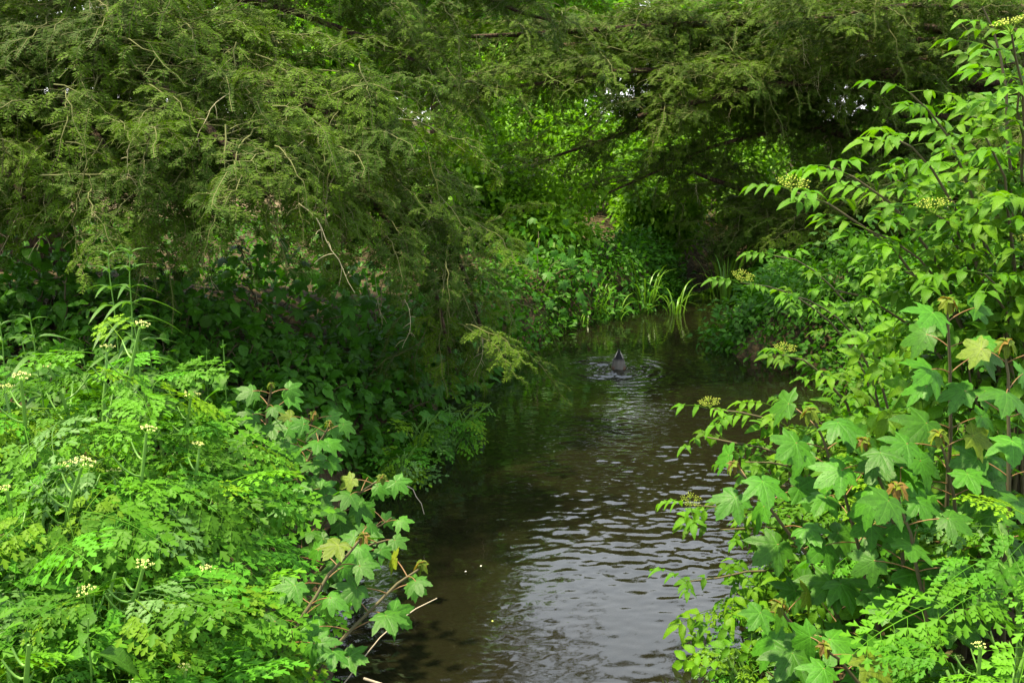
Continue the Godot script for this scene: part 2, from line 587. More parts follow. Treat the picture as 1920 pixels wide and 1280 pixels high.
# one drooping bough: wood, and its needles
func yew_bough(length: float, droop: float, bare: float) -> Array:
	var wood := MB.new()
	var leaf := MB.new()
	var dark := Color(1, 1, 1)
	var young := Color(5.2, 3.7, 2.0)
	var stem := bow(Vector3.ZERO, Vector3(rf(-0.08, 0.08), 0.10 * length, length * 0.55), Vector3(rf(-0.2, 0.2), -droop * length, length * 0.86), 10, 0.012)
	wood.tube(stem, 0.0036, 0.0013, 5)
	var n := int(length * 25.0)
	for k in n:
		var t := 0.10 + 0.88 * (k + rf(0, 0.6)) / n
		var at := on_line(stem, t)
		var d := line_dir(stem, t)
		var s := 1.0 if k % 2 == 0 else -1.0
		var side := Vector3(s, 0, 0)
		var reach := length * lerpf(0.36, 0.16, t) * rf(0.7, 1.25)
		var mid: Vector3 = at + (side * rf(0.5, 0.95) + d * rf(0.2, 0.7) + Vector3(0, rf(-0.1, 0.45), 0)) * reach * 0.6
		var tip: Vector3 = mid + (side * rf(0.2, 0.6) + d * rf(0.1, 0.5) + Vector3(rf(-0.3, 0.3), -rf(0.0, 0.75), rf(-0.3, 0.3))) * reach * 0.6
		var tw := bow(at, mid, tip, 6, 0.004)
		wood.tube(tw, 0.0016, 0.0009, 3, Color.WHITE * rf(0.6, 1.2), 0.0, false)
		if rng.randf() < bare:
			continue
		yew_needles(leaf, tw, 0.25, dark, young)
		for q in 3:
			var f := 0.3 + 0.22 * q
			var a2 := on_line(tw, f)
			var d2 := line_dir(tw, f)
			var sd := d2.cross(Vector3.UP).normalized() * (1.0 if q % 2 == 0 else -1.0)
			var e2: Vector3 = a2 + (sd * 0.6 + d2 * 0.6 + Vector3(0, -rf(0.1, 0.9), 0)).normalized() * reach * rf(0.3, 0.5)
			var t2 := bow(a2, a2.lerp(e2, 0.5) + Vector3(0, 0.012, 0), e2, 4, 0.002)
			wood.tube(t2, 0.0010, 0.0007, 3, Color.WHITE * rf(0.6, 1.2), 0.0, false)
			yew_needles(leaf, t2, 0.1, dark, young)
	yew_needles(leaf, stem, 0.7, dark, young)
	return [wood.mesh(), leaf.mesh(), stem]

func bare_twig(length: float) -> ArrayMesh:
	var b := MB.new()
	var stem := [Vector3.ZERO]
	var at := Vector3.ZERO
	var d := Vector3(rf(-0.4, 0.4), -0.4, 0.7)
	for i in 9:
		d = (d + Vector3(rf(-0.45, 0.45), -0.32, rf(-0.45, 0.45))).normalized()
		at += d * length / 9.0
		stem.append(at)
	b.tube(stem, 0.0032, 0.0014, 4)
	for k in 6:
		var t := 0.25 + 0.7 * k / 6.0
		var a := on_line(stem, t)
		var e := a + Vector3(rf(-1, 1), rf(-1.3, 0.2), rf(-1, 1)).normalized() * length * rf(0.10, 0.3)
		b.tube(bow(a, a.lerp(e, 0.5) + Vector3(0, 0.02, 0) + rv(0.015), e, 4), 0.0022, 0.0012, 3, Color.WHITE * rf(0.8, 1.15), 0.0, false)
	return b.mesh()

func leaf_clump(n: int, spread: float, big: float) -> ArrayMesh:
	var b := MB.new()
	for i in n:
		var at := rv(spread)
		var d := (at.normalized() + Vector3(rf(-0.5, 0.5), -0.4, rf(-0.5, 0.5))).normalized()
		b.blade(at, d, Vector3(rf(-0.6, 0.6), 1, rf(-0.6, 0.6)), big * rf(0.7, 1.2), big * rf(0.45, 0.6), 0.2, 0.3, 3, 0.8, Color.WHITE * rf(0.75, 1.3))
	return b.mesh()

func make_shapes() -> void:
	G.syc = [sycamore_leaf(0.10, 0.13), sycamore_leaf(0.22, 0.10), sycamore_leaf(0.30, 0.16), sycamore_leaf(0.16, 0.2), sycamore_leaf(0.4, 0.12), sycamore_leaf(0.05, 0.24), sycamore_leaf(0.28, 0.05)]
	G.syc_young = [sycamore_leaf(0.75, 0.3), sycamore_leaf(0.55, 0.4)]
	G.elder = [elder_leaf(2), elder_leaf(3), elder_leaf(2), elder_leaf(3)]
	G.three = [three_leaf(0.062), three_leaf(0.075), three_leaf(0.068)]
	G.drop = [dropwort_leaf(5, 1.0), dropwort_leaf(6, 1.0), dropwort_leaf(5, 1.12), dropwort_leaf(4, 0.95), dropwort_leaf(6, 1.1)]
	G.cress = [dropwort_leaf(3, 0.8), dropwort_leaf(4, 0.85)]
	G.willow = [single_leaf(0.105, 0.021, 0.4, 0.75, 0.75), single_leaf(0.12, 0.024, 0.5, 0.95, 0.75)]
	G.nettle = [single_leaf(0.085, 0.05, 0.25, 0.35, 0.6, 0.12), single_leaf(0.075, 0.042, 0.3, 0.5, 0.6, 0.12)]
	G.broad = [single_leaf(0.085, 0.052, 0.2, 0.35, 0.75), single_leaf(0.075, 0.045, 0.3, 0.5, 0.78)]
	G.umbel = [umbel(13, 0.034, 0.0052, Color(1, 1, 1), Color(0.35, 0.7, 0.2)), umbel(11, 0.03, 0.0048, Color(1, 1, 0.95), Color(0.35, 0.7, 0.2)), umbel(9, 0.024, 0.0045, Color(1, 1, 0.9), Color(0.35, 0.7, 0.2))]
	G.elder_head = elder_head()
	G.boughs = []
	for k in 8:
		G.boughs.append(yew_bough(rf(0.42, 0.66), [0.05, 0.2, 0.35, 0.5, 0.15, 0.6, 0.75, 0.3][k], 0.08 if k < 5 else 0.3))
	G.twigs = [bare_twig(0.5), bare_twig(0.42), bare_twig(0.6), bare_twig(0.35)]
	G.clump = [leaf_clump(14, 0.16, 0.085), leaf_clump(14, 0.18, 0.10), leaf_clump(16, 0.2, 0.085)]
	G.clump_big = [leaf_clump(16, 0.35, 0.17), leaf_clump(16, 0.35, 0.2)]

# ---------------------------------------------------------------- plants
# dropwort: stems from one root, long-stalked cut leaves, umbels on top
func dropwort(label: String, at: Vector3, high: float, lean: Vector3, leaves: int, heads: int, mats: Array, shapes: Array, called := "water_dropwort", group := "cut-leaved umbellifers on the banks", scale := 1.0, bloom: StandardMaterial3D = null) -> void:
	var t := thing(called, label, "plant", at, group)
	var stems := []
	var count := maxi(3, heads)
	for k in count:
		var an := TAU * k / count + rf(-0.5, 0.5)
		var top := Vector3(cos(an) * 0.16 * high, high * (1.0 if k == 0 else rf(0.72, 0.95)), sin(an) * 0.16 * high) + lean
		var s := bow(Vector3(cos(an) * 0.02, -0.05, sin(an) * 0.02), Vector3(cos(an) * 0.02, high * 0.55, sin(an) * 0.02) + lean * 0.25, top, 8, 0.004)
		stems.append(s)
		var b := MB.new()
		b.tube(s, 0.0105 * scale, 0.0042, 7)
		part("stem", b.mesh(), t, M.green_stem)
		if k < heads:
			part("umbel", pick(G.umbel), t, bloom if bloom else M.cream, along(lean + Vector3(cos(an) * 0.2, 1, sin(an) * 0.2) + Vector3(0, 0, 0), Vector3.BACK, rf(0.65, 0.95), top) * Transform3D(Basis(Vector3.RIGHT, PI / 2)))
	for k in leaves:
		var s: Array = stems[k % count]
		var an := k * 2.39996 + rf(-0.4, 0.4)
		var f := float(k) / leaves
		var from: Vector3 = on_line(s, 0.08 + 0.82 * f)
		var out := Vector3(cos(an), 0, sin(an))
		var long := lerpf(0.30, 0.07, f) * high * rf(0.8, 1.2)
		var to: Vector3 = from + out * long + Vector3(0, lerpf(0.42, 0.05, f) * high * rf(0.7, 1.2), 0)
		var lf := part("leaf", pick(shapes), t, pick(mats), along(out + Vector3(0, rf(-0.8, 0.35), 0), Vector3(rf(-0.4, 0.4), 1, rf(-0.2, 0.7)), rf(0.75, 1.1) * scale * lerpf(1.05, 0.62, f * f), to))
		var b := MB.new()
		b.tube(bow(from, from.lerp(to, 0.5) - Vector3(0, 0.03, 0), to, 4), 0.0036 * scale, 0.0022 * scale, 5)
		part("leaf_stalk", b.mesh(), lf, M.green_stem, lf.transform.affine_inverse())

# sycamore: a woody shoot with opposite pairs of lobed leaves on red stalks, bronze ones at its tip
func sycamore(label: String, at: Vector3, top: Vector3, pairs: int, big: float, mats: Array, group: String, young := true, face := Vector3(0, 1, 0.85)) -> void:
	var t := thing("sycamore_sapling", label, "sapling", at, group)
	var stem := bow(Vector3(0, -0.05, 0), Vector3(top.x * 0.3, top.y * 0.6, top.z * 0.3), top, 10, 0.006)
	var b := MB.new()
	b.tube(stem, 0.009, 0.0035, 6)
	part("stem", b.mesh(), t, M.brown_stem)
	var turn := rf(0, PI)
	for k in pairs:
		var f := 0.22 + 0.72 * k / maxf(pairs - 1, 1)
		var from := on_line(stem, f)
		turn += PI / 2 + rf(-0.25, 0.25)
		for s in 2:
			var an := turn + PI * s + rf(-0.2, 0.2)
			var out := Vector3(cos(an), 0, sin(an))
			var long := big * rf(0.6, 1.2) * lerpf(1.15, 0.6, f)
			var to := from + out * long + Vector3(0, long * rf(0.15, 0.5), 0)
			var size := big * lerpf(0.66, 0.48, f) * rf(0.8, 1.15)
			var mat: StandardMaterial3D = pick(M.syc_young) if young and f > 0.93 and s == 0 and k % 2 == 0 else pick(mats)
			var lf := part("leaf", pick(G.syc), t, mat, along(out * 0.8 + Vector3(0, rf(-0.55, -0.05), 0.25), face + rv(0.3), size, to))
			var q := MB.new()
			q.tube(bow(from, from.lerp(to, 0.5) + Vector3(0, 0.012, 0), to, 4), 0.0020, 0.0015, 4)
			part("leaf_stalk", q.mesh(), lf, M.red_stem, lf.transform.affine_inverse())
	if young:
		for k in 3:
			var an := turn + TAU * k / 3.0
			part("young_leaf", pick(G.syc_young), t, pick(M.syc_bud) if k == 0 else pick(M.syc_young), along(Vector3(cos(an) * 0.6, -0.5, sin(an) * 0.6), Vector3(cos(an), 0.8, sin(an)), big * rf(0.16, 0.28), top + Vector3(0, 0.012, 0)))

# a shrub whose leaves stand on the outside of a dome, each on its own twig
func dome(called: String, label: String, category: String, at: Vector3, size: Vector3, count: int, shapes: Array, mats: Array, scale: float, group: String, bend := 0.5, low := -0.15, toward := Vector3.ZERO) -> Node3D:
	var t := thing(called, label, category, at, group)
	var ribs := []
	for k in maxi(4, count / 14):
		var an := k * 2.39996
		var e := rf(0.2, 0.95)
		var tip := Vector3(cos(an) * sqrt(1.0 - e * e), e, sin(an) * sqrt(1.0 - e * e)) * size * 0.8
		var s := bow(Vector3(0, -0.1, 0), Vector3(tip.x * 0.3, tip.y * 0.8, tip.z * 0.3), tip, 6, 0.01)
		var b := MB.new()
		b.tube(s, 0.007, 0.003, 5)
		part("stem", b.mesh(), t, M.brown_stem)
		ribs.append(s)
	for k in count:
		var an := k * 2.39996
		var e := low + (1.0 - low) * (k + 0.5) / count
		var r := sqrt(maxf(0.0, 1.0 - e * e))
		var n := Vector3(cos(an) * r, e, sin(an) * r)
		var to: Vector3 = n * size * rf(0.72, 1.06) + rv(0.03)
		var down := (n * 0.5 + Vector3(0, -bend, 0) + rv(0.35)).normalized()
		var nn := n + Vector3(0, 0.7, 0.25) + rv(0.4) + toward
		part("leaf", pick(shapes), t, pick(mats), along(down, nn, scale * rf(0.7, 1.2), to))
	return t

# a stem with leaves in whorls or pairs all the way up
func leafy_stem(called: String, label: String, category: String, at: Vector3, top: Vector3, rows: int, per_row: int, shapes: Array, mats: Array, scale: float, rise: float, group: String, stalk := 0.0) -> void:
	var t := thing(called, label, category, at, group)
	var stem := bow(Vector3(0, -0.06, 0), Vector3(top.x * 0.3, top.y * 0.55, top.z * 0.3), top, 8, 0.003)
	var b := MB.new()
	b.tube(stem, 0.0045, 0.002, 5)
	part("stem", b.mesh(), t, M.green_stem)
	for k in rows:
		var f := 0.18 + 0.82 * (k + 0.5) / rows
		for s in per_row:
			var an := k * 1.5708 * (1.0 if per_row == 2 else 1.3) + TAU * s / per_row + rf(-0.3, 0.3)
			var out := Vector3(cos(an), 0, sin(an))
			part("leaf", pick(shapes), t, pick(mats), along(out + Vector3(0, rise + lerpf(0.0, 1.1, smoothstep(0.8, 1.0, f)) + rf(-0.15, 0.15), 0), Vector3.UP + out * -0.2 + rv(0.1), scale * rf(0.8, 1.15) * lerpf(1.0, 0.45, smoothstep(0.75, 1.0, f)), on_line(stem, f) + out * stalk))

# elder: woody branches out of one root, paired compound leaves towards the ends, flat flower heads on some tips
func elder(label: String, at: Vector3, tips: Array, scale: float, group: String, mats: Array, pairs := 5) -> void:
	var t := thing("elder_shrub", label, "shrub", at, group)
	for q in tips.size():
		var tip: Vector3 = tips[q] - at
		var s := bow(Vector3(rf(-0.06, 0.06), -0.05, rf(-0.06, 0.06)), Vector3(tip.x * 0.25, tip.y * 0.85 + 0.05, tip.z * 0.25), tip, 10, 0.008)
		var b := MB.new()
		b.tube(s, 0.009, 0.0028, 6)
		part("branch", b.mesh(), t, M.brown_stem)
		var turn := rf(0, PI)
		for k in pairs:
			var f := 0.34 + 0.66 * k / maxf(pairs - 1, 1)
			turn += PI / 2
			for e in 2:
				var an := turn + PI * e + rf(-0.3, 0.3)
				var out := Vector3(cos(an), 0, sin(an))
				part("leaf", pick(G.elder), t, pick(mats), along(out + line_dir(s, f) * 0.35 + Vector3(0, rf(-0.25, 0.25), 0), Vector3(rf(-0.25, 0.25), 1, rf(0.0, 0.6)), scale * rf(0.75, 1.1) * lerpf(1.0, 0.72, f), on_line(s, f)))
		if q % 4 == 0:
			part("flower_head", G.elder_head, t, M.lime_bloom, along(Vector3(rf(-0.3, 0.3), 1, rf(0.1, 0.5)), Vector3.BACK, scale * rf(0.9, 1.25), tip) * Transform3D(Basis(Vector3.RIGHT, PI / 2)))

func yew(label: String, at: Vector3, trunk: Array, r0: float, limbs: Array, mats: Array, dense: float, cap_: int, twig_share: float, scale: float, fill: int) -> void:
	var t := thing("yew_tree", label, "tree", at)
	var b := MB.new()
	b.tube(trunk, r0, r0 * 0.45, 14, Color.WHITE, 0.13)
	part("trunk", b.mesh(), t, M.bark)
	var made := 0
	var total := 0.0
	for l in limbs:
		total += l[4]
	for l in limbs:
		var pts := bow(l[0], l[1], l[2], 12, 0.025)
		var q := MB.new()
		q.tube(pts, l[3], l[3] * 0.22, 8, Color.WHITE, 0.08)
		part("limb", q.mesh(), t, M.bark)
		var n := int(round(cap_ * l[4] / total))
		for k in n:
			var f := lerpf(l[5], 1.0, (k % 5 + 0.5 + rf(-0.3, 0.3)) / 5.0)
			var from: Vector3 = on_line(pts, f) + Vector3(rf(-0.12, 0.12), rf(-0.08, 0.12), rf(-0.12, 0.12)) * (0.4 + l[6])
			var d := line_dir(pts, f)
			var side := d.cross(Vector3.UP).normalized() * (1.0 if k % 2 == 0 else -1.0)
			var dir := (d * rf(0.0, 0.9) + side * rf(0.2, 1.1) + Vector3(0, rf(-0.5, 0.5), rf(-0.2, 0.5))).normalized()
			var which: Array = pick(G.boughs)
			var tr := along(dir, Vector3(rf(-0.2, 0.2), 1, rf(-0.2, 0.2)), scale * rf(0.7, 1.25), from)
			var bough := part("bough", which[0], t, M.yew_twig, tr)
			part("needles", which[1], bough, pick(mats))
			made += 1
			if rng.randf() < twig_share:
				part("bare_twig", pick(G.twigs), t, M.pale_twig, along(Vector3(rf(-1, 1), 0.0, rf(-0.3, 1)), Vector3.UP, rf(0.5, 0.95), tr * on_line(which[2], rf(0.5, 0.98))))
	# the boughs beyond the 300 that show largest, inside and on top of the crown
	var rest := []
	for k in G.boughs.size():
		rest.append([])
	for l in limbs:
		var pts := bow(l[0], l[1], l[2], 12)
		for k in int(round(fill * l[4] * (1.0 + l[6]) / total / 2.0)):
			var f := lerpf(l[5], 1.0, (k % 5 + 0.5 + rf(-0.32, 0.32)) / 5.0)
			var from: Vector3 = on_line(pts, f) + Vector3(rf(-0.36, 0.36), rf(-0.10, 0.32), rf(-0.5, 0.3)) * l[6]
			var dir := (line_dir(pts, f) * rf(-0.2, 1.0) + rv(0.8) * Vector3(1, 0.4, 1)).normalized()
			rest[rng.randi() % rest.size()].append(along(dir, Vector3(rf(-0.2, 0.2), 1, rf(-0.2, 0.2)), scale * rf(0.7, 1.25), from))
	for k in rest.size():
		many("inner_twigs", G.boughs[k][0], M.yew_twig, rest[k], t)
		many("inner_needles", G.boughs[k][1], mats[k % mats.size()], rest[k], t)

func bush_far(called: String, label: String, category: String, at: Vector3, size: Vector3, count: int, shapes: Array, mats: Array, group: String, scale := 1.0, trunk_high := 0.0) -> void:
	var t := thing(called, label, category, at, group)
	var b := MB.new()
	b.tube(bow(Vector3(0, -0.2, 0), Vector3(rf(-0.2, 0.2), trunk_high * 0.5 + size.y * 0.4, 0), Vector3(rf(-0.2, 0.2), trunk_high + size.y * 1.1, 0), 8, 0.02), 0.03 + 0.025 * size.y, 0.02, 8, Color.WHITE, 0.06)
	part("trunk", b.mesh(), t, M.bark)
	var lobes := []
	for k in 9:
		lobes.append([rv(0.55) * size, rf(0.4, 0.62)])
	for g in shapes.size():
		var places := []
		for k in count / shapes.size():
			var lb: Array = pick(lobes)
			var n := rv().normalized()
			var q: Vector3 = lb[0] + n * size * lb[1] * pow(rng.randf(), 0.4) + Vector3(0, trunk_high + size.y, 0)
			places.append(along(rv().normalized(), Vector3(rf(-0.5, 0.5), 1, rf(-0.5, 0.5)), scale * rf(0.6, 1.3), q))
		many("crown" if category == "tree" else "foliage", shapes[g], mats[g % mats.size()], places, t)

func reeds(label: String, at: Vector3, blades: int, high: float, spread: float, bend: float) -> void:
	var t := thing("reed_clump", label, "reeds", at, "reeds in the shallows of the far bank")
	for k in blades:
		var an := rf(0, TAU)
		var out := Vector3(cos(an), 0, sin(an))
		var from := out * rf(0, spread)
		var h := high * rf(0.6, 1.15)
		var kink := rf(0.2, 1.0) * bend
		var pts := bow(from, from + Vector3(0, h * 0.8, 0) + out * h * 0.1, from + out * h * (0.25 + kink) + Vector3(0, h * (1.0 - 0.85 * kink), 0), 7)
		var b := MB.new()
		var side := out.cross(Vector3.UP)
		for i in 8:
			var w := 0.0075 * (1.0 - pow(i / 7.0, 2.2)) + 0.0008
			b.p(pts[i] - side * w)
			b.p(pts[i] + side * w)
		for i in 7:
			b.tri(i * 2, i * 2 + 2, i * 2 + 1)
			b.tri(i * 2 + 1, i * 2 + 2, i * 2 + 3)
		part("blade", b.mesh(), t, pick(M.reed))

func duck() -> void:
	var t := thing("dabbling_duck", "grey-brown duck tipped up with its tail in the air amid ripples", "duck", DUCK)
	var b := MB.new()
	# rings from the neck under water up over the flank to the root of the tail: height, depth offset, half width, half thickness
	var rings := [[-0.30, 0.12, 0.012, 0.012], [-0.275, 0.105, 0.026, 0.028], [-0.245, 0.085, 0.024, 0.026], [-0.20, 0.055, 0.022, 0.024], [-0.15, 0.03, 0.045, 0.042], [-0.10, 0.012, 0.062, 0.058], [-0.05, 0.004, 0.065, 0.062], [0.0, 0.0, 0.060, 0.056], [0.03, -0.002, 0.0555, 0.050], [0.06, -0.005, 0.049, 0.042], [0.085, -0.008, 0.041, 0.033], [0.105, -0.011, 0.032, 0.024], [0.122, -0.014, 0.023, 0.016], [0.138, -0.017, 0.012, 0.009], [0.150, -0.019, 0.003, 0.003]]
	var sides := 24
	for i in rings.size():
		var g: Array = rings[i]
		for k in sides:
			var an := TAU * k / sides
			var q := Vector3(cos(an) * g[2], g[0], g[1] + sin(an) * g[3])
			var col := Color(0.10, 0.09, 0.075)
			if i < 4:
				col = Color(0.03, 0.06, 0.03)
			elif g[0] < 0.03 and absf(cos(an)) > 0.55:
				col = Color(0.12, 0.06, 0.035)
			col = col * (1.0 + 0.25 * sin(an * 11.0 + i * 2.1) * sin(i * 3.3 + an * 4.0))
			if g[0] > 0.083 and sin(an) > 0.1:
				col = Color(0.008, 0.008, 0.010)
			elif g[0] > 0.083:
				col = Color(0.42, 0.38, 0.31)
			b.p(q, col)
	for i in rings.size() - 1:
		for k in sides:
			var q := i * sides + k
			var w := i * sides + (k + 1) % sides
			b.tri(q, q + sides, w)
			b.tri(w, q + sides, w + sides)
	part("body", b.mesh(plain_mat(Color.WHITE, 0.75, 0.3)), t)
	for s in [-1, 1]:
		var f := MB.new()
		f.blade(Vector3(s * 0.036, 0.082, 0.012), Vector3(-s * 0.42, 1, -0.3), Vector3(0, 0.3, 1), 0.084, 0.007, 0.15, 0.05, 5, 0.8, Color(0.38, 0.34, 0.28))
		part("tail_feather", f.mesh(plain_mat(Color.WHITE, 0.7)), t)
		var e := MB.new()
		e.tube(bow(Vector3(s * 0.004, 0.138, -0.016), Vector3(s * 0.006, 0.160, -0.016), Vector3(s * 0.013, 0.166, -0.012), 4), 0.0042, 0.0015, 6, Color(0.012, 0.012, 0.014))
		part("tail_curl", e.mesh(plain_mat(Color.WHITE, 0.6)), t)
		var w := MB.new()
		w.blade(Vector3(s * 0.052, -0.03, 0.028), Vector3(-s * 0.25, 1, -0.2), Vector3(s * 0.8, 0.1, 0.6), 0.085, 0.03, 0.2, 0.05, 6, 0.8, Color(0.10, 0.065, 0.045))
		part("wing_tip", w.mesh(plain_mat(Color.WHITE, 0.7)), t)
	t.rotation.y = -0.1

func on_land(x: float, z: float, lift := 0.0) -> Vector3:
	return Vector3(x, land(x, z) + lift, z)

# ---------------------------------------------------------------- the place
func _ready() -> void:
	rng.seed = 20240511
	var cam := Camera3D.new()
	cam.name = "camera"
	add_child(cam)
	cam.position = Vector3(0, 1.9, 0)
	cam.rotation_degrees = Vector3(-11.2, 0, 0)
	cam.fov = 36.0
	cam.near = 0.05
	cam.far = 400.0
	cam.current = true
	var we := WorldEnvironment.new()
	we.name = "environment"
	var env := Environment.new()
	env.background_mode = Environment.BG_SKY
	var sky := Sky.new()
	var sm := ProceduralSkyMaterial.new()
	sm.sky_top_color = Color(0.72, 0.77, 0.84)
	sm.sky_horizon_color = Color(0.96, 0.96, 0.94)
	sm.sky_curve = 0.25
	sm.ground_bottom_color = Color(0.25, 0.27, 0.2)
	sm.ground_horizon_color = Color(0.6, 0.65, 0.6)
	sm.sun_angle_max = 12.0
	sm.sky_energy_multiplier = 1.0
	sky.sky_material = sm
	env.sky = sky
	env.tonemap_mode = Environment.TONE_MAPPER_LINEAR
	env.tonemap_exposure = 3.4
	env.sdfgi_enabled = true
	env.ssao_enabled = true
	env.ssil_enabled = true
	we.environment = env
	add_child(we)
	var sun := DirectionalLight3D.new()
	sun.name = "sun"
	sun.light_energy = 1.6
	sun.light_color = Color(1.0, 0.94, 0.80)
	sun.light_angular_distance = 2.5
	sun.shadow_enabled = true
	add_child(sun)
	sun.look_at_from_position(Vector3(-0.34, 0.87, 0.03) * 20.0, Vector3.ZERO, Vector3.FORWARD)

	make_materials()
	make_setting()
	make_shapes()
	print("shapes ", Time.get_ticks_msec())

	# --- the two yews (limbs: start, middle, end, radius, share of boughs, where boughs begin, scatter)
	var A := Vector3(-3.55, land(-3.55, -7.6), -7.6)
	var la := func(x: float, y: float, z: float) -> Vector3: return Vector3(x, y, z) - A
	yew("old yew with sunlit drooping boughs over the near bank, trunk beside the path", A,
		[Vector3(0.1, -0.3, 0), Vector3(0, 0.3, 0), Vector3(0.02, 1.0, 0.03), Vector3(-0.05, 2.0, 0.1), Vector3(0.05, 3.2, 0.15), Vector3(0.1, 4.6, 0.2), Vector3(0.0, 6.2, 0.1)], 0.30,
		[
			[la.call(-3.5, 2.2, -7.5), la.call(-1.8, 2.7, -5.6), la.call(-0.70, 1.85, -5.0), 0.06, 1.8, 0.35, 0.8],
			[la.call(-3.5, 2.4, -7.5), la.call(-2.2, 2.8, -5.2), la.call(-1.05, 1.65, -4.6), 0.06, 2.0, 0.35, 0.8],
			[la.call(-3.5, 2.3, -7.5), la.call(-2.6, 2.6, -5.4), la.call(-1.55, 1.55, -4.6), 0.05, 1.8, 0.35, 0.8],
			[la.call(-3.5, 2.5, -7.5), la.call(-3.2, 2.7, -5.8), la.call(-2.2, 1.6, -4.7), 0.05, 1.7, 0.35, 0.8],
			[la.call(-3.5, 1.9, -7.5), la.call(-1.4, 2.4, -6.6), la.call(-0.7, 1.35, -6.0), 0.05, 1.3, 0.4, 0.8],
			[la.call(-3.5, 2.2, -7.5), la.call(-0.7, 3.0, -7.0), la.call(-0.16, 0.55, -6.4), 0.045, 1.3, 0.5, 0.5],
			[la.call(-3.5, 2.2, -7.5), la.call(-0.9, 2.8, -6.6), la.call(-0.35, 0.65, -6.0), 0.04, 1.2, 0.5, 0.5],
			[la.call(-3.5, 1.8, -7.5), la.call(-2.6, 2.1, -6.2), la.call(-1.6, 1.45, -5.8), 0.05, 1.5, 0.3, 0.9],
			[la.call(-3.5, 1.8, -7.5), la.call(-3.0, 2.0, -6.4), la.call(-2.5, 1.6, -5.6), 0.05, 1.0, 0.3, 0.9],
			[la.call(-3.5, 3.0, -7.5), la.call(-1.8, 3.6, -6.6), la.call(-0.6, 2.7, -6.4), 0.05, 1.1, 0.35, 1.0],
			[la.call(-3.5, 3.2, -7.5), la.call(-2.8, 3.6, -6.0), la.call(-1.9, 2.6, -5.2), 0.05, 1.0, 0.35, 1.0],
			[la.call(-3.5, 2.6, -7.5), la.call(-4.2, 2.9, -6.0), la.call(-3.2, 1.9, -5.2), 0.05, 1.0, 0.3, 1.0],
			[la.call(-3.5, 2.7, -7.5), la.call(-1.8, 3.2, -8.0), la.call(-0.4, 2.2, -7.8), 0.05, 1.0, 0.3, 1.0],
			[la.call(-3.5, 4.0, -7.5), la.call(-1.5, 4.7, -8.0), la.call(-0.3, 4.1, -8.0), 0.05, 0.9, 0.3, 1.6],
			[la.call(-3.5, 4.6, -7.5), la.call(-2.4, 5.4, -7.8), la.call(-1.2, 4.9, -7.6), 0.05, 0.8, 0.3, 1.6],
			[la.call(-3.5, 5.6, -7.5), la.call(-2.6, 6.4, -8.2), la.call(-1.2, 5.9, -8.4), 0.04, 0.7, 0.2, 1.8],
			[la.call(-3.5, 3.4, -7.5), la.call(-1.2, 4.4, -8.2), la.call(0.15, 3.7, -8.6), 0.06, 1.3, 0.35, 1.2],  # these high limbs are out of view; they darken reflections and shade the other yew
			[la.call(-3.5, 4.4, -7.5), la.call(-1.0, 5.4, -8.4), la.call(0.1, 4.6, -8.7), 0.06, 1.4, 0.35, 1.6],
			[la.call(-3.5, 5.2, -7.5), la.call(-1.2, 6.2, -8.2), la.call(-0.1, 5.5, -8.4), 0.05, 1.3, 0.3, 1.8],
			[la.call(-3.5, 3.9, -7.5), la.call(0.0, 4.9, -9.6), la.call(2.7, 3.8, -10.4), 0.08, 1.7, 0.4, 1.3],  # unseen limbs across the stream overhead, placed to darken the near water
			[la.call(-3.5, 3.3, -7.5), la.call(0.2, 4.4, -9.2), la.call(2.3, 3.65, -9.6), 0.07, 1.4, 0.4, 0.9],
			[la.call(-3.5, 4.6, -7.5), la.call(0.5, 6.2, -9.2), la.call(3.2, 4.9, -10.0), 0.08, 1.5, 0.4, 1.4],
			[la.call(-3.5, 2.9, -7.5), la.call(-1.2, 3.4, -8.6), la.call(0.3, 2.8, -9.0), 0.05, 0.9, 0.4, 0.8],
			[la.call(-3.5, 3.6, -7.5), la.call(-2.0, 3.9, -8.4), la.call(-0.6, 3.1, -9.0), 0.05, 0.8, 0.3, 1.2],
		], M.yew, 1.0, 298, 0.55, 1.0, 2150)
	var B := Vector3(7.4, land(7.4, -14.8), -14.8)
	var lb := func(x: float, y: float, z: float) -> Vector3: return Vector3(x, y, z) - B
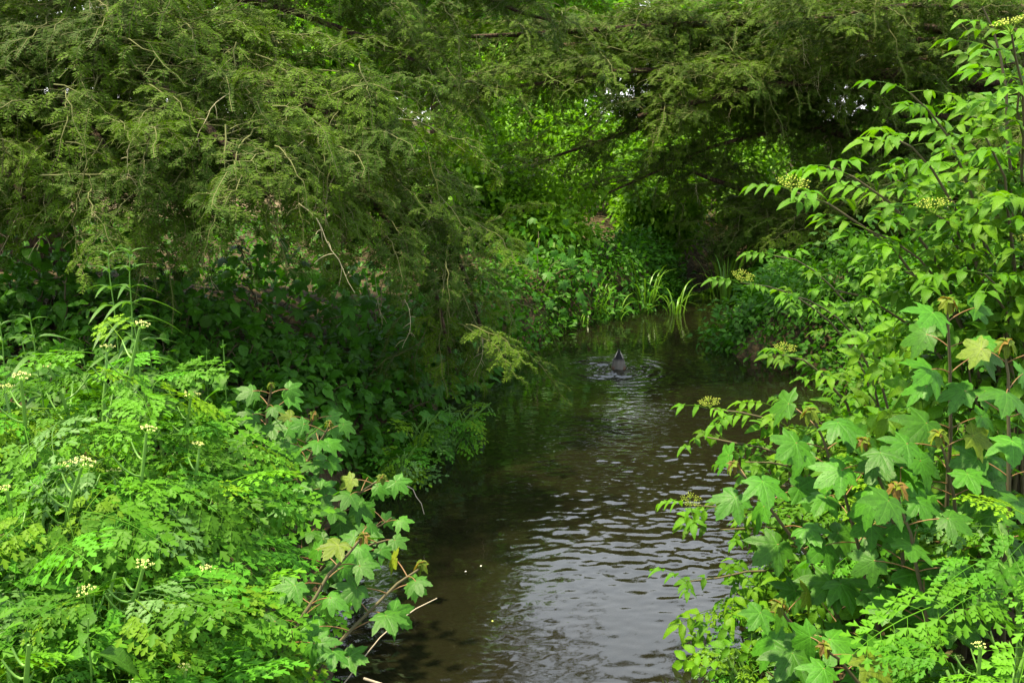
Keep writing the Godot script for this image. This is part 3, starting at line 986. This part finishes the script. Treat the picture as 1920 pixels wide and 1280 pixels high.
	yew("shaded dark yew with long mossy limbs reaching across the stream", B,
		[Vector3(0.1, -0.3, 0), Vector3(0, 0.3, 0), Vector3(-0.05, 1.2, 0.0), Vector3(0.05, 2.2, 0.05), Vector3(0.0, 3.2, 0.0), Vector3(0.1, 4.4, -0.1)], 0.42,
		[
			[lb.call(7.28, 2.94, -14.82), lb.call(3.64, 3.14, -13.65), lb.call(0.52, 2.94, -13.39), 0.156, 1.9, 0.15, 1.1],
			[lb.call(7.28, 1.25, -14.82), lb.call(4.42, 1.77, -13.65), lb.call(1.95, 2.55, -13.26), 0.125, 1.8, 0.15, 1.1],
			[lb.call(7.28, 0.73, -14.82), lb.call(4.16, 0.67, -13.52), lb.call(2.27, 1.45, -13.52), 0.106, 1.0, 0.15, 0.8],
			[lb.call(7.28, 2.55, -14.82), lb.call(3.90, 2.81, -12.48), lb.call(1.43, 2.09, -12.09), 0.100, 1.9, 0.2, 1.0],
			[lb.call(7.28, 3.20, -14.82), lb.call(2.60, 3.33, -13.00), lb.call(-1.17, 2.88, -12.09), 0.075, 1.6, 0.3, 0.9],
			[lb.call(7.28, 2.81, -14.82), lb.call(2.60, 2.94, -12.48), lb.call(-0.52, 2.29, -11.70), 0.062, 1.3, 0.35, 0.8],
			[lb.call(7.28, 3.20, -14.82), lb.call(5.46, 3.59, -12.74), lb.call(3.12, 3.07, -11.57), 0.062, 1.2, 0.25, 1.1],
			[lb.call(7.28, 1.51, -14.82), lb.call(5.98, 1.77, -12.48), lb.call(3.90, 0.99, -11.70), 0.062, 1.3, 0.15, 1.1],
			[lb.call(7.28, 0.99, -14.82), lb.call(5.98, 0.99, -12.74), lb.call(4.16, 0.60, -12.09), 0.062, 1.2, 0.15, 1.0],
			[lb.call(7.28, 2.03, -14.82), lb.call(3.64, 2.42, -13.52), lb.call(1.17, 1.19, -13.00), 0.056, 0.5, 0.35, 0.8],
			[lb.call(7.28, 2.42, -14.82), lb.call(2.60, 2.68, -13.00), lb.call(0.13, 1.45, -12.48), 0.056, 0.5, 0.4, 0.8],
			[lb.call(7.28, 1.12, -14.82), lb.call(4.42, 1.38, -13.00), lb.call(2.73, 0.60, -12.74), 0.062, 1.5, 0.2, 0.9],
			[lb.call(7.28, 0.73, -14.82), lb.call(4.94, 0.73, -12.74), lb.call(3.38, 0.60, -12.09), 0.062, 1.1, 0.2, 0.9],
			[lb.call(7.28, 3.59, -14.82), lb.call(4.42, 3.33, -15.08), lb.call(1.30, 3.00, -15.34), 0.062, 1.2, 0.2, 1.0],
			[lb.call(7.28, 2.03, -14.82), lb.call(6.76, 2.42, -12.48), lb.call(5.72, 1.64, -11.18), 0.062, 0.9, 0.15, 1.2],
		], M.yew, 1.0, 298, 0.25, 1.42, 2100)
	print("yews ", Time.get_ticks_msec())

	# --- beyond the bend
	for s in [[Vector3(0.1, 0, -12.0), Vector3(0.9, 0.5, 0.7), "low bright shrub on the far bank right behind the pale drooping leaves"], [Vector3(1.7, 0, -17.0), Vector3(1.2, 0.9, 1.0), "bright shrub on the far bank just left of the tall reeds"], [Vector3(-1.3, 0, -12.4), Vector3(1.0, 0.8, 0.8), "shrub behind the boughs that droop to the water"], [Vector3(2.6, 0, -22.0), Vector3(2.0, 1.3, 1.2), "wide shrub beyond the tall reeds, past the bend"], [Vector3(8.5, 0, -18.5), Vector3(1.0, 0.8, 0.8), "shrub past the bend behind the shaded yew's trunk"], [Vector3(4.0, 0, -19.5), Vector3(1.4, 1.1, 1.0), "bright shrub closing the view up the stream, above the reeds"], [Vector3(2.05, 0, -14.6), Vector3(0.55, 0.5, 0.5), "small shrub at the bend, hidden partly by the tall reeds"], [Vector3(2.1, 0, -16.0), Vector3(0.9, 0.6, 0.7), "low bright shrub right behind the tallest reeds"], [Vector3(3.6, 0, -17.2), Vector3(0.9, 0.75, 0.7), "bright shrub behind the reeds, under the lowest dark limb"], [Vector3(5.0, 0, -17.6), Vector3(1.0, 0.8, 0.8), "bright shrub on the right bank beyond the elder sprig"], [Vector3(4.8, 0, -15.8), Vector3(0.8, 0.7, 0.7), "shrub on the right bank behind the tall reeds"], [Vector3(0.2, 0, -19.0), Vector3(1.8, 1.4, 1.1), "tallest bright shrub behind the far bank, under the dark limbs"]]:
		bush_far("leafy_shrub", s[2], "shrub", on_land(s[0].x, s[0].z), s[1], 520, G.clump, M.far, "sunlit shrubs on the far bank")
	for s in [[-3.0, -26.0, 3.2, 2.6, 0.8, "sunlit broadleaf tree behind the far bank's tallest shrub"], [1.5, -28.0, 3.0, 2.6, 0.4, "sunlit broadleaf low round tree straight up the stream, under the dark limbs"], [6.5, -28.0, 3.2, 2.9, 0.4, "sunlit broadleaf low tree glimpsed between the dark limbs over the bend"], [12.6, -27.0, 3.4, 3.2, 0.5, "sunlit broadleaf tree whose bright crown shows through the shaded yew at upper right"], [14.0, -24.0, 3.6, 3.4, 1.0, "sunlit broadleaf tall tree far off behind the elder's top"], [-9.0, -29.0, 3.6, 3.6, 1.5, "sunlit broadleaf tree beyond the path behind the old yew"], [-15.0, -26.0, 3.6, 4.0, 1.5, "sunlit broadleaf tree at the far end of the path, leftmost"], [11.2, -19.0, 2.2, 2.6, 0.6, "sunlit broadleaf tree close behind the shaded yew's trunk"], [11.5, -12.0, 2.2, 2.6, 0.8, "sunlit broadleaf tree at the right edge behind the elder"], [-1.6, -22.5, 2.8, 5.0, 1.2, "tall sunlit broadleaf tree right behind the far bank's shrubs"], [-5.5, -27.0, 3.0, 4.5, 1.5, "tall sunlit broadleaf tree behind the path"], [0.2, -25.5, 2.2, 3.0, 0.6, "sunlit broadleaf tree filling the gap between the two yews"], [-1.2, -31.0, 4.0, 4.0, 1.0, "broad sunlit tree far behind the gap between the two yews"], [5.4, -25.5, 2.4, 2.3, 0.3, "sunlit broadleaf tree showing through the limbs above the bend"], [10.2, -25.0, 3.0, 3.0, 0.4, "sunlit broadleaf tree showing through the limbs left of the elder"], [10.5, -20.5, 2.6, 2.4, 0.6, "sunlit broadleaf tree low behind the shaded yew, above the elder"], [-8.5, -13.0, 1.6, 2.4, 0.8, "sunlit broadleaf small tree by the path behind the old yew's trunk"]]:  # tops of the two tall trees are out of view, darkening what the water reflects
		bush_far("broadleaf_tree", s[5], "tree", on_land(s[0], s[1]), Vector3(s[2], s[3], s[2] * 0.8), 900, G.clump_big, [M.far[1], M.far[3]], "trees beyond the stream", 1.3, s[4])
	for s in [[1.05, -10.75, 12, 0.42, 0.10, 0.8, "short reed clump at the water's edge, straight ahead of the duck"], [1.75, -11.1, 14, 0.5, 0.14, 0.9, "reed clump with bent blades touching the water behind the duck"], [2.45, -11.9, 28, 0.75, 0.2, 0.35, "tall upright reed clump behind the bent reeds"], [2.75, -13.0, 26, 1.0, 0.25, 0.3, "tallest reed clump standing at the stream's bend"], [2.62, -12.7, 30, 0.7, 0.25, 0.5, "dense reed clump closing the narrow water past the bend"], [1.45, -11.3, 22, 0.7, 0.18, 0.5, "upright reed clump on the far bank behind the bent blades"], [0.85, -10.85, 16, 0.55, 0.15, 0.6, "reed clump against the leafy far bank left of the bent blades"], [0.75, -10.45, 7, 0.3, 0.06, 0.9, "sparse small reed tuft in the shallows near the drooping maple leaves"]]:
		reeds(s[6], Vector3(s[0], -0.04, s[1]), s[2], s[3], s[4], s[5])

	for g in 3:
		var places := []
		for k in 2100:
			var z := rf(-15.0, -4.2)
			var x := rf(-8.5, 8.5)
			var off := maxf(edge(EDGE_L, z) - x, x - edge(EDGE_R, z))
			if k % 3 == 0:
				z = rf(-13.5, -5.2)
				off = rf(-0.06, 0.55)
				x = edge(EDGE_R, z) + off if k % 2 == 0 else edge(EDGE_L, z) - off
			elif off < 0.08 or (z > -5.0 and off < 0.5) or (z < -14.0 and x < -4.0):
				continue
			places.append(along(rv().normalized(), Vector3(rf(-0.4, 0.4), 1, rf(-0.4, 0.4)), rf(0.5, 1.0), on_land(x, z, rf(-0.02, 0.14))))
		var under := Node3D.new()
		under.name = numbered("undergrowth")
		add_child(under)
		under.set_meta("kind", "stuff")
		under.set_meta("label", ["low leafy undergrowth carpeting the ground below the yews", "tangled green undergrowth carpeting the ground below the yews", "fresh green undergrowth carpeting the ground below the yews"][g])
		under.set_meta("category", "undergrowth")
		many("leaves", G.clump[g], [M.broad[0], M.broad[2], M.broad[4]][g], places, under)

	# --- the left bank under the old yew, from far to near
	dome("sycamore_bush", "dark cascade of lobed leaves down the bank to the dark water", "shrub", on_land(-0.95, -7.3), Vector3(0.75, 0.62, 0.8), 130, G.syc, M.syc, 0.085, "lobed-leaved bushes on the bank", 0.9, -0.3, Vector3(0.5, 0, 0.4))
	dome("sycamore_bush", "dark lobed-leaved bush on the bank top below the drooping twigs", "shrub", on_land(-1.55, -6.6), Vector3(0.7, 0.6, 0.7), 110, G.syc, M.syc, 0.075, "lobed-leaved bushes on the bank", 0.8, -0.2, Vector3(0.3, 0, 0.4))
	dome("sycamore_bush", "lower lobed-leaved bush hanging over the undercut bank", "shrub", on_land(-0.8, -6.2), Vector3(0.45, 0.40, 0.6), 80, G.syc, M.syc, 0.07, "lobed-leaved bushes on the bank", 0.9, -0.4, Vector3(0.5, 0, 0.4))
	dome("sycamore_bush", "pale lobed leaves dipping into the water beside the centre yew boughs", "shrub", on_land(0.25, -10.3), Vector3(0.55, 0.75, 0.5), 70, G.syc, M.syc, 0.08, "lobed-leaved bushes on the bank", 0.9, -0.3, Vector3(0.3, 0, 0.5))
	for s in [[-2.35, -5.6, 0.55, 0.62, "largest broad-leaved shrub in the shade in front of the old yew's trunk"], [-2.75, -6.4, 0.5, 0.55, "broad-leaved shrub close to the foot of the old yew's trunk"], [-1.75, -5.6, 0.4, 0.38, "lower broad-leaved shrub between the trunk and the lobed-leaved bushes"]]:
		dome("dogwood_shrub", s[4], "shrub", on_land(s[0], s[1]), Vector3(s[2], s[3], s[2]), 80, G.broad, M.broad, 1.15, "broad-leaved shrubs under the yew", 0.4, -0.1, Vector3(0.2, 0, 0.4))
	for k in 130:
		var z := rf(-6.2, -3.7)
		var x := rf(-2.9, edge(EDGE_L, z) - 0.22)
		var hi := rf(0.16, 0.42)
		dome("ground_elder", "low three-leafleted plant in the green carpet " + ("at the foot of the old yew" if x < -2.2 else "below the drooping twigs" if z < -5.0 else "behind the willowherbs" if x < -1.4 else "near the yellow-topped sycamore"), "plant", on_land(x, z), Vector3(0.25, hi, 0.25), 19, G.three, M.broad, rf(0.8, 1.1), "three-leafleted ground cover under the yew", 0.25, 0.15, Vector3(0.1, 0.2, 0.3))
	for k in 12:
		var z := rf(-4.6, -3.6)
		var x := rf(-1.9, edge(EDGE_L, z) - 0.25)
		leafy_stem("nettle", "upright nettle with toothed leaves on the left bank", "plant", on_land(x, z), Vector3(rf(-0.05, 0.05), rf(0.4, 0.6), rf(0, 0.08)), 8, 2, G.nettle, M.nettle, 1.0, -0.25, "nettles on the left bank", 0.012)
	var wl := [[-1.40, -3.75, 1.0, "tallest narrow-leaved willowherb, behind the yellow umbels"], [-1.60, -3.5, 0.82, "narrow-leaved willowherb left of the tallest one"], [-1.78, -3.6, 0.78, "narrow-leaved willowherb at the photo's left edge"], [-1.28, -3.6, 0.8, "narrow-leaved willowherb just right of the tallest one"], [-1.02, -3.9, 0.5, "short willowherb amid the nettles on the left bank"], [-1.48, -3.9, 0.95, "willowherb close behind the tallest one"]]
	for s in wl:
		leafy_stem("willowherb", s[3], "plant", on_land(s[0], s[1]), Vector3(rf(-0.05, 0.05), s[2], 0.04), int(s[2] * 13.0), 3, G.willow, M.willow, 1.2, 0.55, "willowherbs on the left bank")
	sycamore("small sycamore with yellow-green top leaves on the left bank", on_land(-1.0, -3.95), Vector3(0.10, 0.66, 0.14), 10, 0.125, M.syc, "sycamore saplings on the left bank")
	sycamore("small sycamore between the yellow-topped one and the water", on_land(-0.92, -3.85), Vector3(0.24, 0.58, 0.08), 10, 0.125, M.syc, "sycamore saplings on the left bank")
	sycamore("small sycamore leaning to the water's edge left of the stream", on_land(-0.88, -3.75), Vector3(0.40, 0.42, 0.05), 9, 0.125, M.syc, "sycamore saplings on the left bank")
	sycamore("low sycamore overhanging the dark water below the yellow-topped one", on_land(-0.84, -3.6), Vector3(0.40, 0.24, 0.1), 8, 0.125, M.syc, "sycamore saplings on the left bank", false)
	sycamore("sycamore sapling behind the yellow-topped one, half under the yew", on_land(-0.98, -4.35), Vector3(0.15, 0.62, 0.1), 9, 0.125, M.syc, "sycamore saplings on the left bank")
	sycamore("sycamore sapling whose lowest leaves nearly touch the dark water", on_land(-0.86, -4.2), Vector3(0.36, 0.34, 0.1), 9, 0.125, M.syc, "sycamore saplings on the left bank", false)
	sycamore("bronze-tipped sycamore shoot reaching over the water, bottom centre", on_land(-0.72, -2.6), Vector3(0.46, 0.52, -0.22), 9, 0.13, M.syc, "sycamore saplings on the left bank")
	sycamore("leafy sycamore shoot behind the bronze-tipped one at bottom centre", on_land(-0.76, -2.6), Vector3(0.34, 0.54, -0.2), 9, 0.13, M.syc, "sycamore saplings on the left bank")
	sycamore("sycamore shoot hanging low at the bottom edge of the photo", on_land(-0.60, -2.5), Vector3(0.36, 0.34, -0.1), 8, 0.13, M.syc, "sycamore saplings on the left bank", false)
	for s in [[-0.62, -5.9, 0.35, 0.15, "feathery green umbellifer leaning over the water under the centre boughs"], [-0.40, -6.15, 0.33, 0.22, "feathery umbellifer furthest out over the water below the boughs"], [-0.66, -5.5, 0.26, 0.1, "low feathery umbellifer at the foot of the undercut bank"]]:
		dropwort(s[4], Vector3(s[0], -0.02, s[1]), s[2], Vector3(s[3], 0, 0.05), 20, 0, M.drop, G.cress, "water_parsley", "feathery plants at the waterline", 1.0)
	var dl := [
		[-1.30, -3.15, 0.86, "umbellifer with the highest yellow-white umbel on the left bank"], [-1.45, -3.0, 0.72, "umbellifer left of the highest one, its umbels pale yellow"],
		[-0.98, -2.95, 0.56, "umbellifer with a cream umbel beside the yellow-green sycamore"], [-1.08, -2.75, 0.66, "umbellifer with white umbel on a thick forked stem"],
		[-0.86, -2.6, 0.40, "umbellifer with creamy round umbel nearest the dark water"], [-1.70, -2.9, 0.62, "umbellifer at the left edge below the willowherbs"],
		[-1.25, -2.6, 0.60, "umbellifer with open forked green stem in the lower left"], [-1.0, -2.35, 0.46, "bushy umbellifer in front of the forked stem"],
		[-0.80, -2.2, 0.38, "umbellifer above the bottom-edge sycamore leaves"], [-1.30, -2.2, 0.50, "umbellifer with blue-green leaves near the lower left corner"],
		[-1.05, -2.0, 0.44, "umbellifer at the bottom edge with yellowish leaf sprays"], [-0.80, -1.95, 0.34, "lowest umbellifer at the bottom edge of the left bank"],
		[-1.55, -2.45, 0.56, "umbellifer hugging the left edge of the photo"], [-1.12, -3.35, 0.62, "umbellifer behind the white-umbelled one"], [-0.80, -2.85, 0.26, "umbellifer at the edge between sycamore and water"]]
	for i in dl.size():
		var s: Array = dl[i]
		dropwort(s[3], on_land(s[0], s[1]), s[2], Vector3(rf(-0.05, 0.08), 0, rf(-0.04, 0.06)), 34, 3 if i < 4 else 2 if i < 9 else 1 if i % 2 else 0, M.drop, G.drop, "water_dropwort", "cut-leaved umbellifers on the left bank", 1.0)
	leafy_stem("nettle", "large pale nettle in the lower left among umbellifer leaves", "plant", on_land(-0.92, -2.1), Vector3(0.02, 0.46, 0.03), 6, 2, G.nettle, M.nettle, 1.5, -0.3, "nettles on the left bank", 0.015)

	# --- the right bank
	var tips1 := [Vector3(0.87, 1.72, -3.3), Vector3(1.00, 1.80, -3.4), Vector3(1.16, 1.90, -3.3), Vector3(1.26, 2.02, -3.4), Vector3(1.42, 2.18, -3.1), Vector3(1.50, 2.02, -3.2), Vector3(1.38, 1.88, -3.1), Vector3(1.45, 1.72, -3.0), Vector3(1.28, 1.66, -3.2), Vector3(1.12, 1.60, -3.3), Vector3(1.20, 1.48, -3.2), Vector3(1.05, 1.40, -3.4), Vector3(1.52, 1.55, -3.1), Vector3(1.36, 1.5, -3.0), Vector3(1.62, 1.85, -3.4), Vector3(1.3, 1.75, -3.6), Vector3(1.5, 2.3, -3.5)]
	elder("tall elder shrub with flower buds, bright against the dark yew", on_land(1.75, -3.5), tips1, 1.0, "elder shrubs on the right bank", M.elder, 8)
	var tips2 := [Vector3(0.72, 0.92, -3.7), Vector3(0.72, 0.78, -3.8), Vector3(0.92, 0.95, -3.6), Vector3(0.86, 0.72, -3.7), Vector3(0.66, 0.55, -3.7), Vector3(0.78, 0.46, -3.7), Vector3(0.62, 0.34, -3.5), Vector3(1.0, 0.6, -3.8), Vector3(0.98, 1.12, -3.7), Vector3(1.1, 0.82, -3.6)]
	elder("low elder leaning out over the glittering water", on_land(1.45, -3.7), tips2, 0.85, "elder shrubs on the right bank", M.elder, 8)
	elder("elder sprig with one round flower head, in front of the dark far bank", on_land(2.15, -5.6), [Vector3(1.10, 1.20, -5.0), Vector3(1.28, 1.32, -5.1), Vector3(1.35, 1.12, -5.1)], 0.95, "elder shrubs on the right bank", M.elder, 4)
	dome("elder_shrub", "dense leafy elder base filling the right edge behind the saplings", "shrub", on_land(1.62, -3.35), Vector3(0.42, 1.15, 0.35), 150, G.elder, M.elder, 0.9, "elder shrubs on the right bank", 0.3, -0.1, Vector3(-0.3, 0, 0.5))
	dome("elder_shrub", "tall leafy elder crown at the right edge of the photo", "shrub", on_land(1.9, -3.7), Vector3(0.55, 1.75, 0.4), 170, G.elder, M.elder, 0.95, "elder shrubs on the right bank", 0.25, 0.05, Vector3(-0.3, 0, 0.5))
	dome("elder_shrub", "leafy elder growth between the tall elder and the leaning one", "shrub", on_land(1.38, -3.75), Vector3(0.38, 0.75, 0.32), 100, G.elder, M.elder, 0.85, "elder shrubs on the right bank", 0.3, -0.1, Vector3(-0.3, 0, 0.5))
	dome("elder_shrub", "low rounded elder growth overhanging the glittering water", "shrub", on_land(1.12, -3.65), Vector3(0.42, 0.5, 0.36), 90, G.elder, M.elder, 0.75, "elder shrubs on the right bank", 0.35, -0.35, Vector3(-0.4, 0, 0.5))
	dome("elder_shrub", "leafy elder growth at the waterline below the leaning elder", "shrub", on_land(1.0, -3.15), Vector3(0.36, 0.32, 0.32), 70, G.elder, M.elder, 0.7, "elder shrubs on the right bank", 0.35, -0.3, Vector3(-0.4, 0, 0.5))
	var sr := [
		[1.35, -3.05, Vector3(-0.13, 1.12, 0.15), 10, "tallest sycamore sapling with a pale yellow top leaf"], [1.18, -3.0, Vector3(-0.33, 0.98, 0.10), 10, "sycamore sapling with bronze tip in the middle of the right bank"],
		[1.15, -3.05, Vector3(-0.50, 0.84, 0.1), 8, "sycamore sapling leaning furthest left with drooping bronze tip"], [1.22, -2.75, Vector3(-0.2, 0.76, 0.1), 8, "broad-leaved sycamore below the bronze-tipped saplings"],
		[1.42, -2.8, Vector3(-0.10, 0.98, 0.05), 9, "sycamore sapling under the elder at the right edge"], [1.12, -2.6, Vector3(-0.30, 0.48, 0.05), 7, "sycamore with large flat leaves above the water gap"],
		[1.25, -2.9, Vector3(-0.28, 0.86, 0.12), 8, "sycamore sapling crowded between the two bronze-tipped ones"], [1.05, -2.85, Vector3(-0.30, 0.62, 0.1), 7, "sycamore sapling whose leaves overhang the glitter on the water"], [1.38, -2.95, Vector3(-0.2, 0.74, 0.15), 7, "sycamore sapling in the middle of the leafy right bank"]]
	for s in sr:
		sycamore(s[4], on_land(s[0], s[1]), s[2], s[3], 0.165, M.syc, "sycamore saplings on the right bank")
	sycamore("low sycamore with pale leaves near the bottom right of the stream", on_land(1.02, -2.45), Vector3(-0.42, 0.34, 0.0), 5, 0.15, M.syc, "sycamore saplings on the right bank", false)
	sycamore("sycamore with two broad pale leaves at the bottom edge, right of the stream", on_land(0.92, -2.25), Vector3(-0.28, 0.26, 0.0), 4, 0.15, M.syc, "sycamore saplings on the right bank", false)
	var dr := [[1.14, -2.3, 0.66, "thick-stemmed umbellifer at the right edge"], [1.36, -2.55, 0.7, "umbellifer right of the thick-stemmed one, at the photo's edge"], [0.95, -2.1, 0.46, "bright bushy umbellifer in the bottom right corner"], [1.22, -2.1, 0.5, "umbellifer in the very corner at bottom right"], [1.35, -3.4, 0.62, "umbellifer with small white flowers behind the saplings"], [1.2, -2.55, 0.32, "umbellifer below the large sycamore leaves"]]
	for i in dr.size():
		var s: Array = dr[i]
		dropwort(s[3], on_land(s[0], s[1]), s[2], Vector3(rf(-0.1, 0.02), 0, 0), 26, 2, M.drop, G.drop, "water_dropwort", "cut-leaved umbellifers on the right bank", 0.95, M.white_bloom if i == 4 else null)
	var cr := [[0.82, -3.25, 0.22, "small cress-like plant at the waterline near the bottom"], [0.95, -3.6, 0.26, "cress-like plant below the low elder"], [0.70, -2.95, 0.2, "cress-like plant with a stem reaching over the water"], [1.15, -3.9, 0.3, "cress-like plant under the leaning elder"], [0.85, -2.6, 0.22, "cress-like plant under the pale sycamore leaves"]]
	for s in cr:
		dropwort(s[3], Vector3(s[0], -0.02, s[1]), s[2], Vector3(-0.1, 0, 0), 18, 0, M.drop, G.cress, "watercress_plant", "waterline plants on the right", 0.9)
	for k in 70:
		var z := rf(-8.6, -2.2)
		var x := edge(EDGE_R, z) + rf(0.0, 1.1)
		dome("bramble", "low leafy bramble " + ("at the water's edge past the leaning elder" if z < -6.0 else "between the leaning elder and the small dark bush" if z < -4.0 else "under the saplings of the right bank"), "plant", on_land(x, z), Vector3(0.22, rf(0.2, 0.45), 0.22), 14, G.three, M.broad, rf(0.8, 1.1), "brambles on the right bank", 0.3, 0.0, Vector3(-0.2, 0.2, 0.3))
	dome("waterside_bush", "small dark bush standing at the water's edge, right of the duck", "shrub", on_land(2.05, -9.25), Vector3(0.42, 0.42, 0.35), 110, G.broad, M.broad, 0.75, "", 0.4, -0.3, Vector3(-0.2, 0, 0.3))
	for k in 8:
		var z := rf(-8.8, -6.2)
		bush_far("bank_bush", "leafy bush on the shaded right bank behind the saplings", "shrub", on_land(edge(EDGE_R, z) + rf(0.4, 1.6), z), Vector3(0.5, 0.35, 0.5), 130, [G.clump[0]], [pick(M.broad)], "bushes on the shaded right bank", 0.8)

	# --- in the stream
	duck()
	var tw := [[Vector3(-0.64, 0.02, -2.95), Vector3(-0.48, 0.38, -3.0), Vector3(-0.24, 0.46, -3.1), 0.0026, "pale dead stem rising over the dark water, bottom centre"], [Vector3(-0.50, 0.10, -3.25), Vector3(-0.30, 0.05, -3.2), Vector3(-0.18, 0.03, -3.22), 0.005, "whitish dead stalk lying by the bronze-tipped sycamore"], [Vector3(-0.58, 0.16, -4.9), Vector3(-0.50, 0.32, -4.85), Vector3(-0.42, 0.10, -4.8), 0.003, "thin brown dead stalk arching down to the water"]]
	for s in tw:
		var t := thing("dead_stem", s[4], "stem", s[0])
		var b := MB.new()
		b.tube(bow(Vector3.ZERO, s[1] - s[0], s[2] - s[0], 8, 0.004), s[3], s[3] * 0.6, 6)
		part("stalk", b.mesh(), t, M.dead_twig)
	for s in [[-0.14, -4.4, "white petal floating on the dark water left of the glitter"], [-0.20, -4.35, "second white petal floating close beside the first"], [-0.08, -3.87, "yellow leaf scrap floating below the white petals"], [-0.73, -4.37, "pale curled scrap floating at the foot of the left bank"]]:
		var t := thing("floating_scrap", s[2], "petal", Vector3(s[0], 0.006, s[1]), "scraps floating on the stream")
		var b := MB.new()
		b.blade(Vector3.ZERO, Vector3(rf(-1, 1), 0.1, rf(-1, 1)), Vector3.UP, 0.013, 0.008, 0.4, 0.1, 5, 0.8, Color.WHITE)
		part("petal", b.mesh(), t, M.lime_bloom if s[2].begins_with("yellow") else M.white_bloom)
	print("done ", Time.get_ticks_msec())
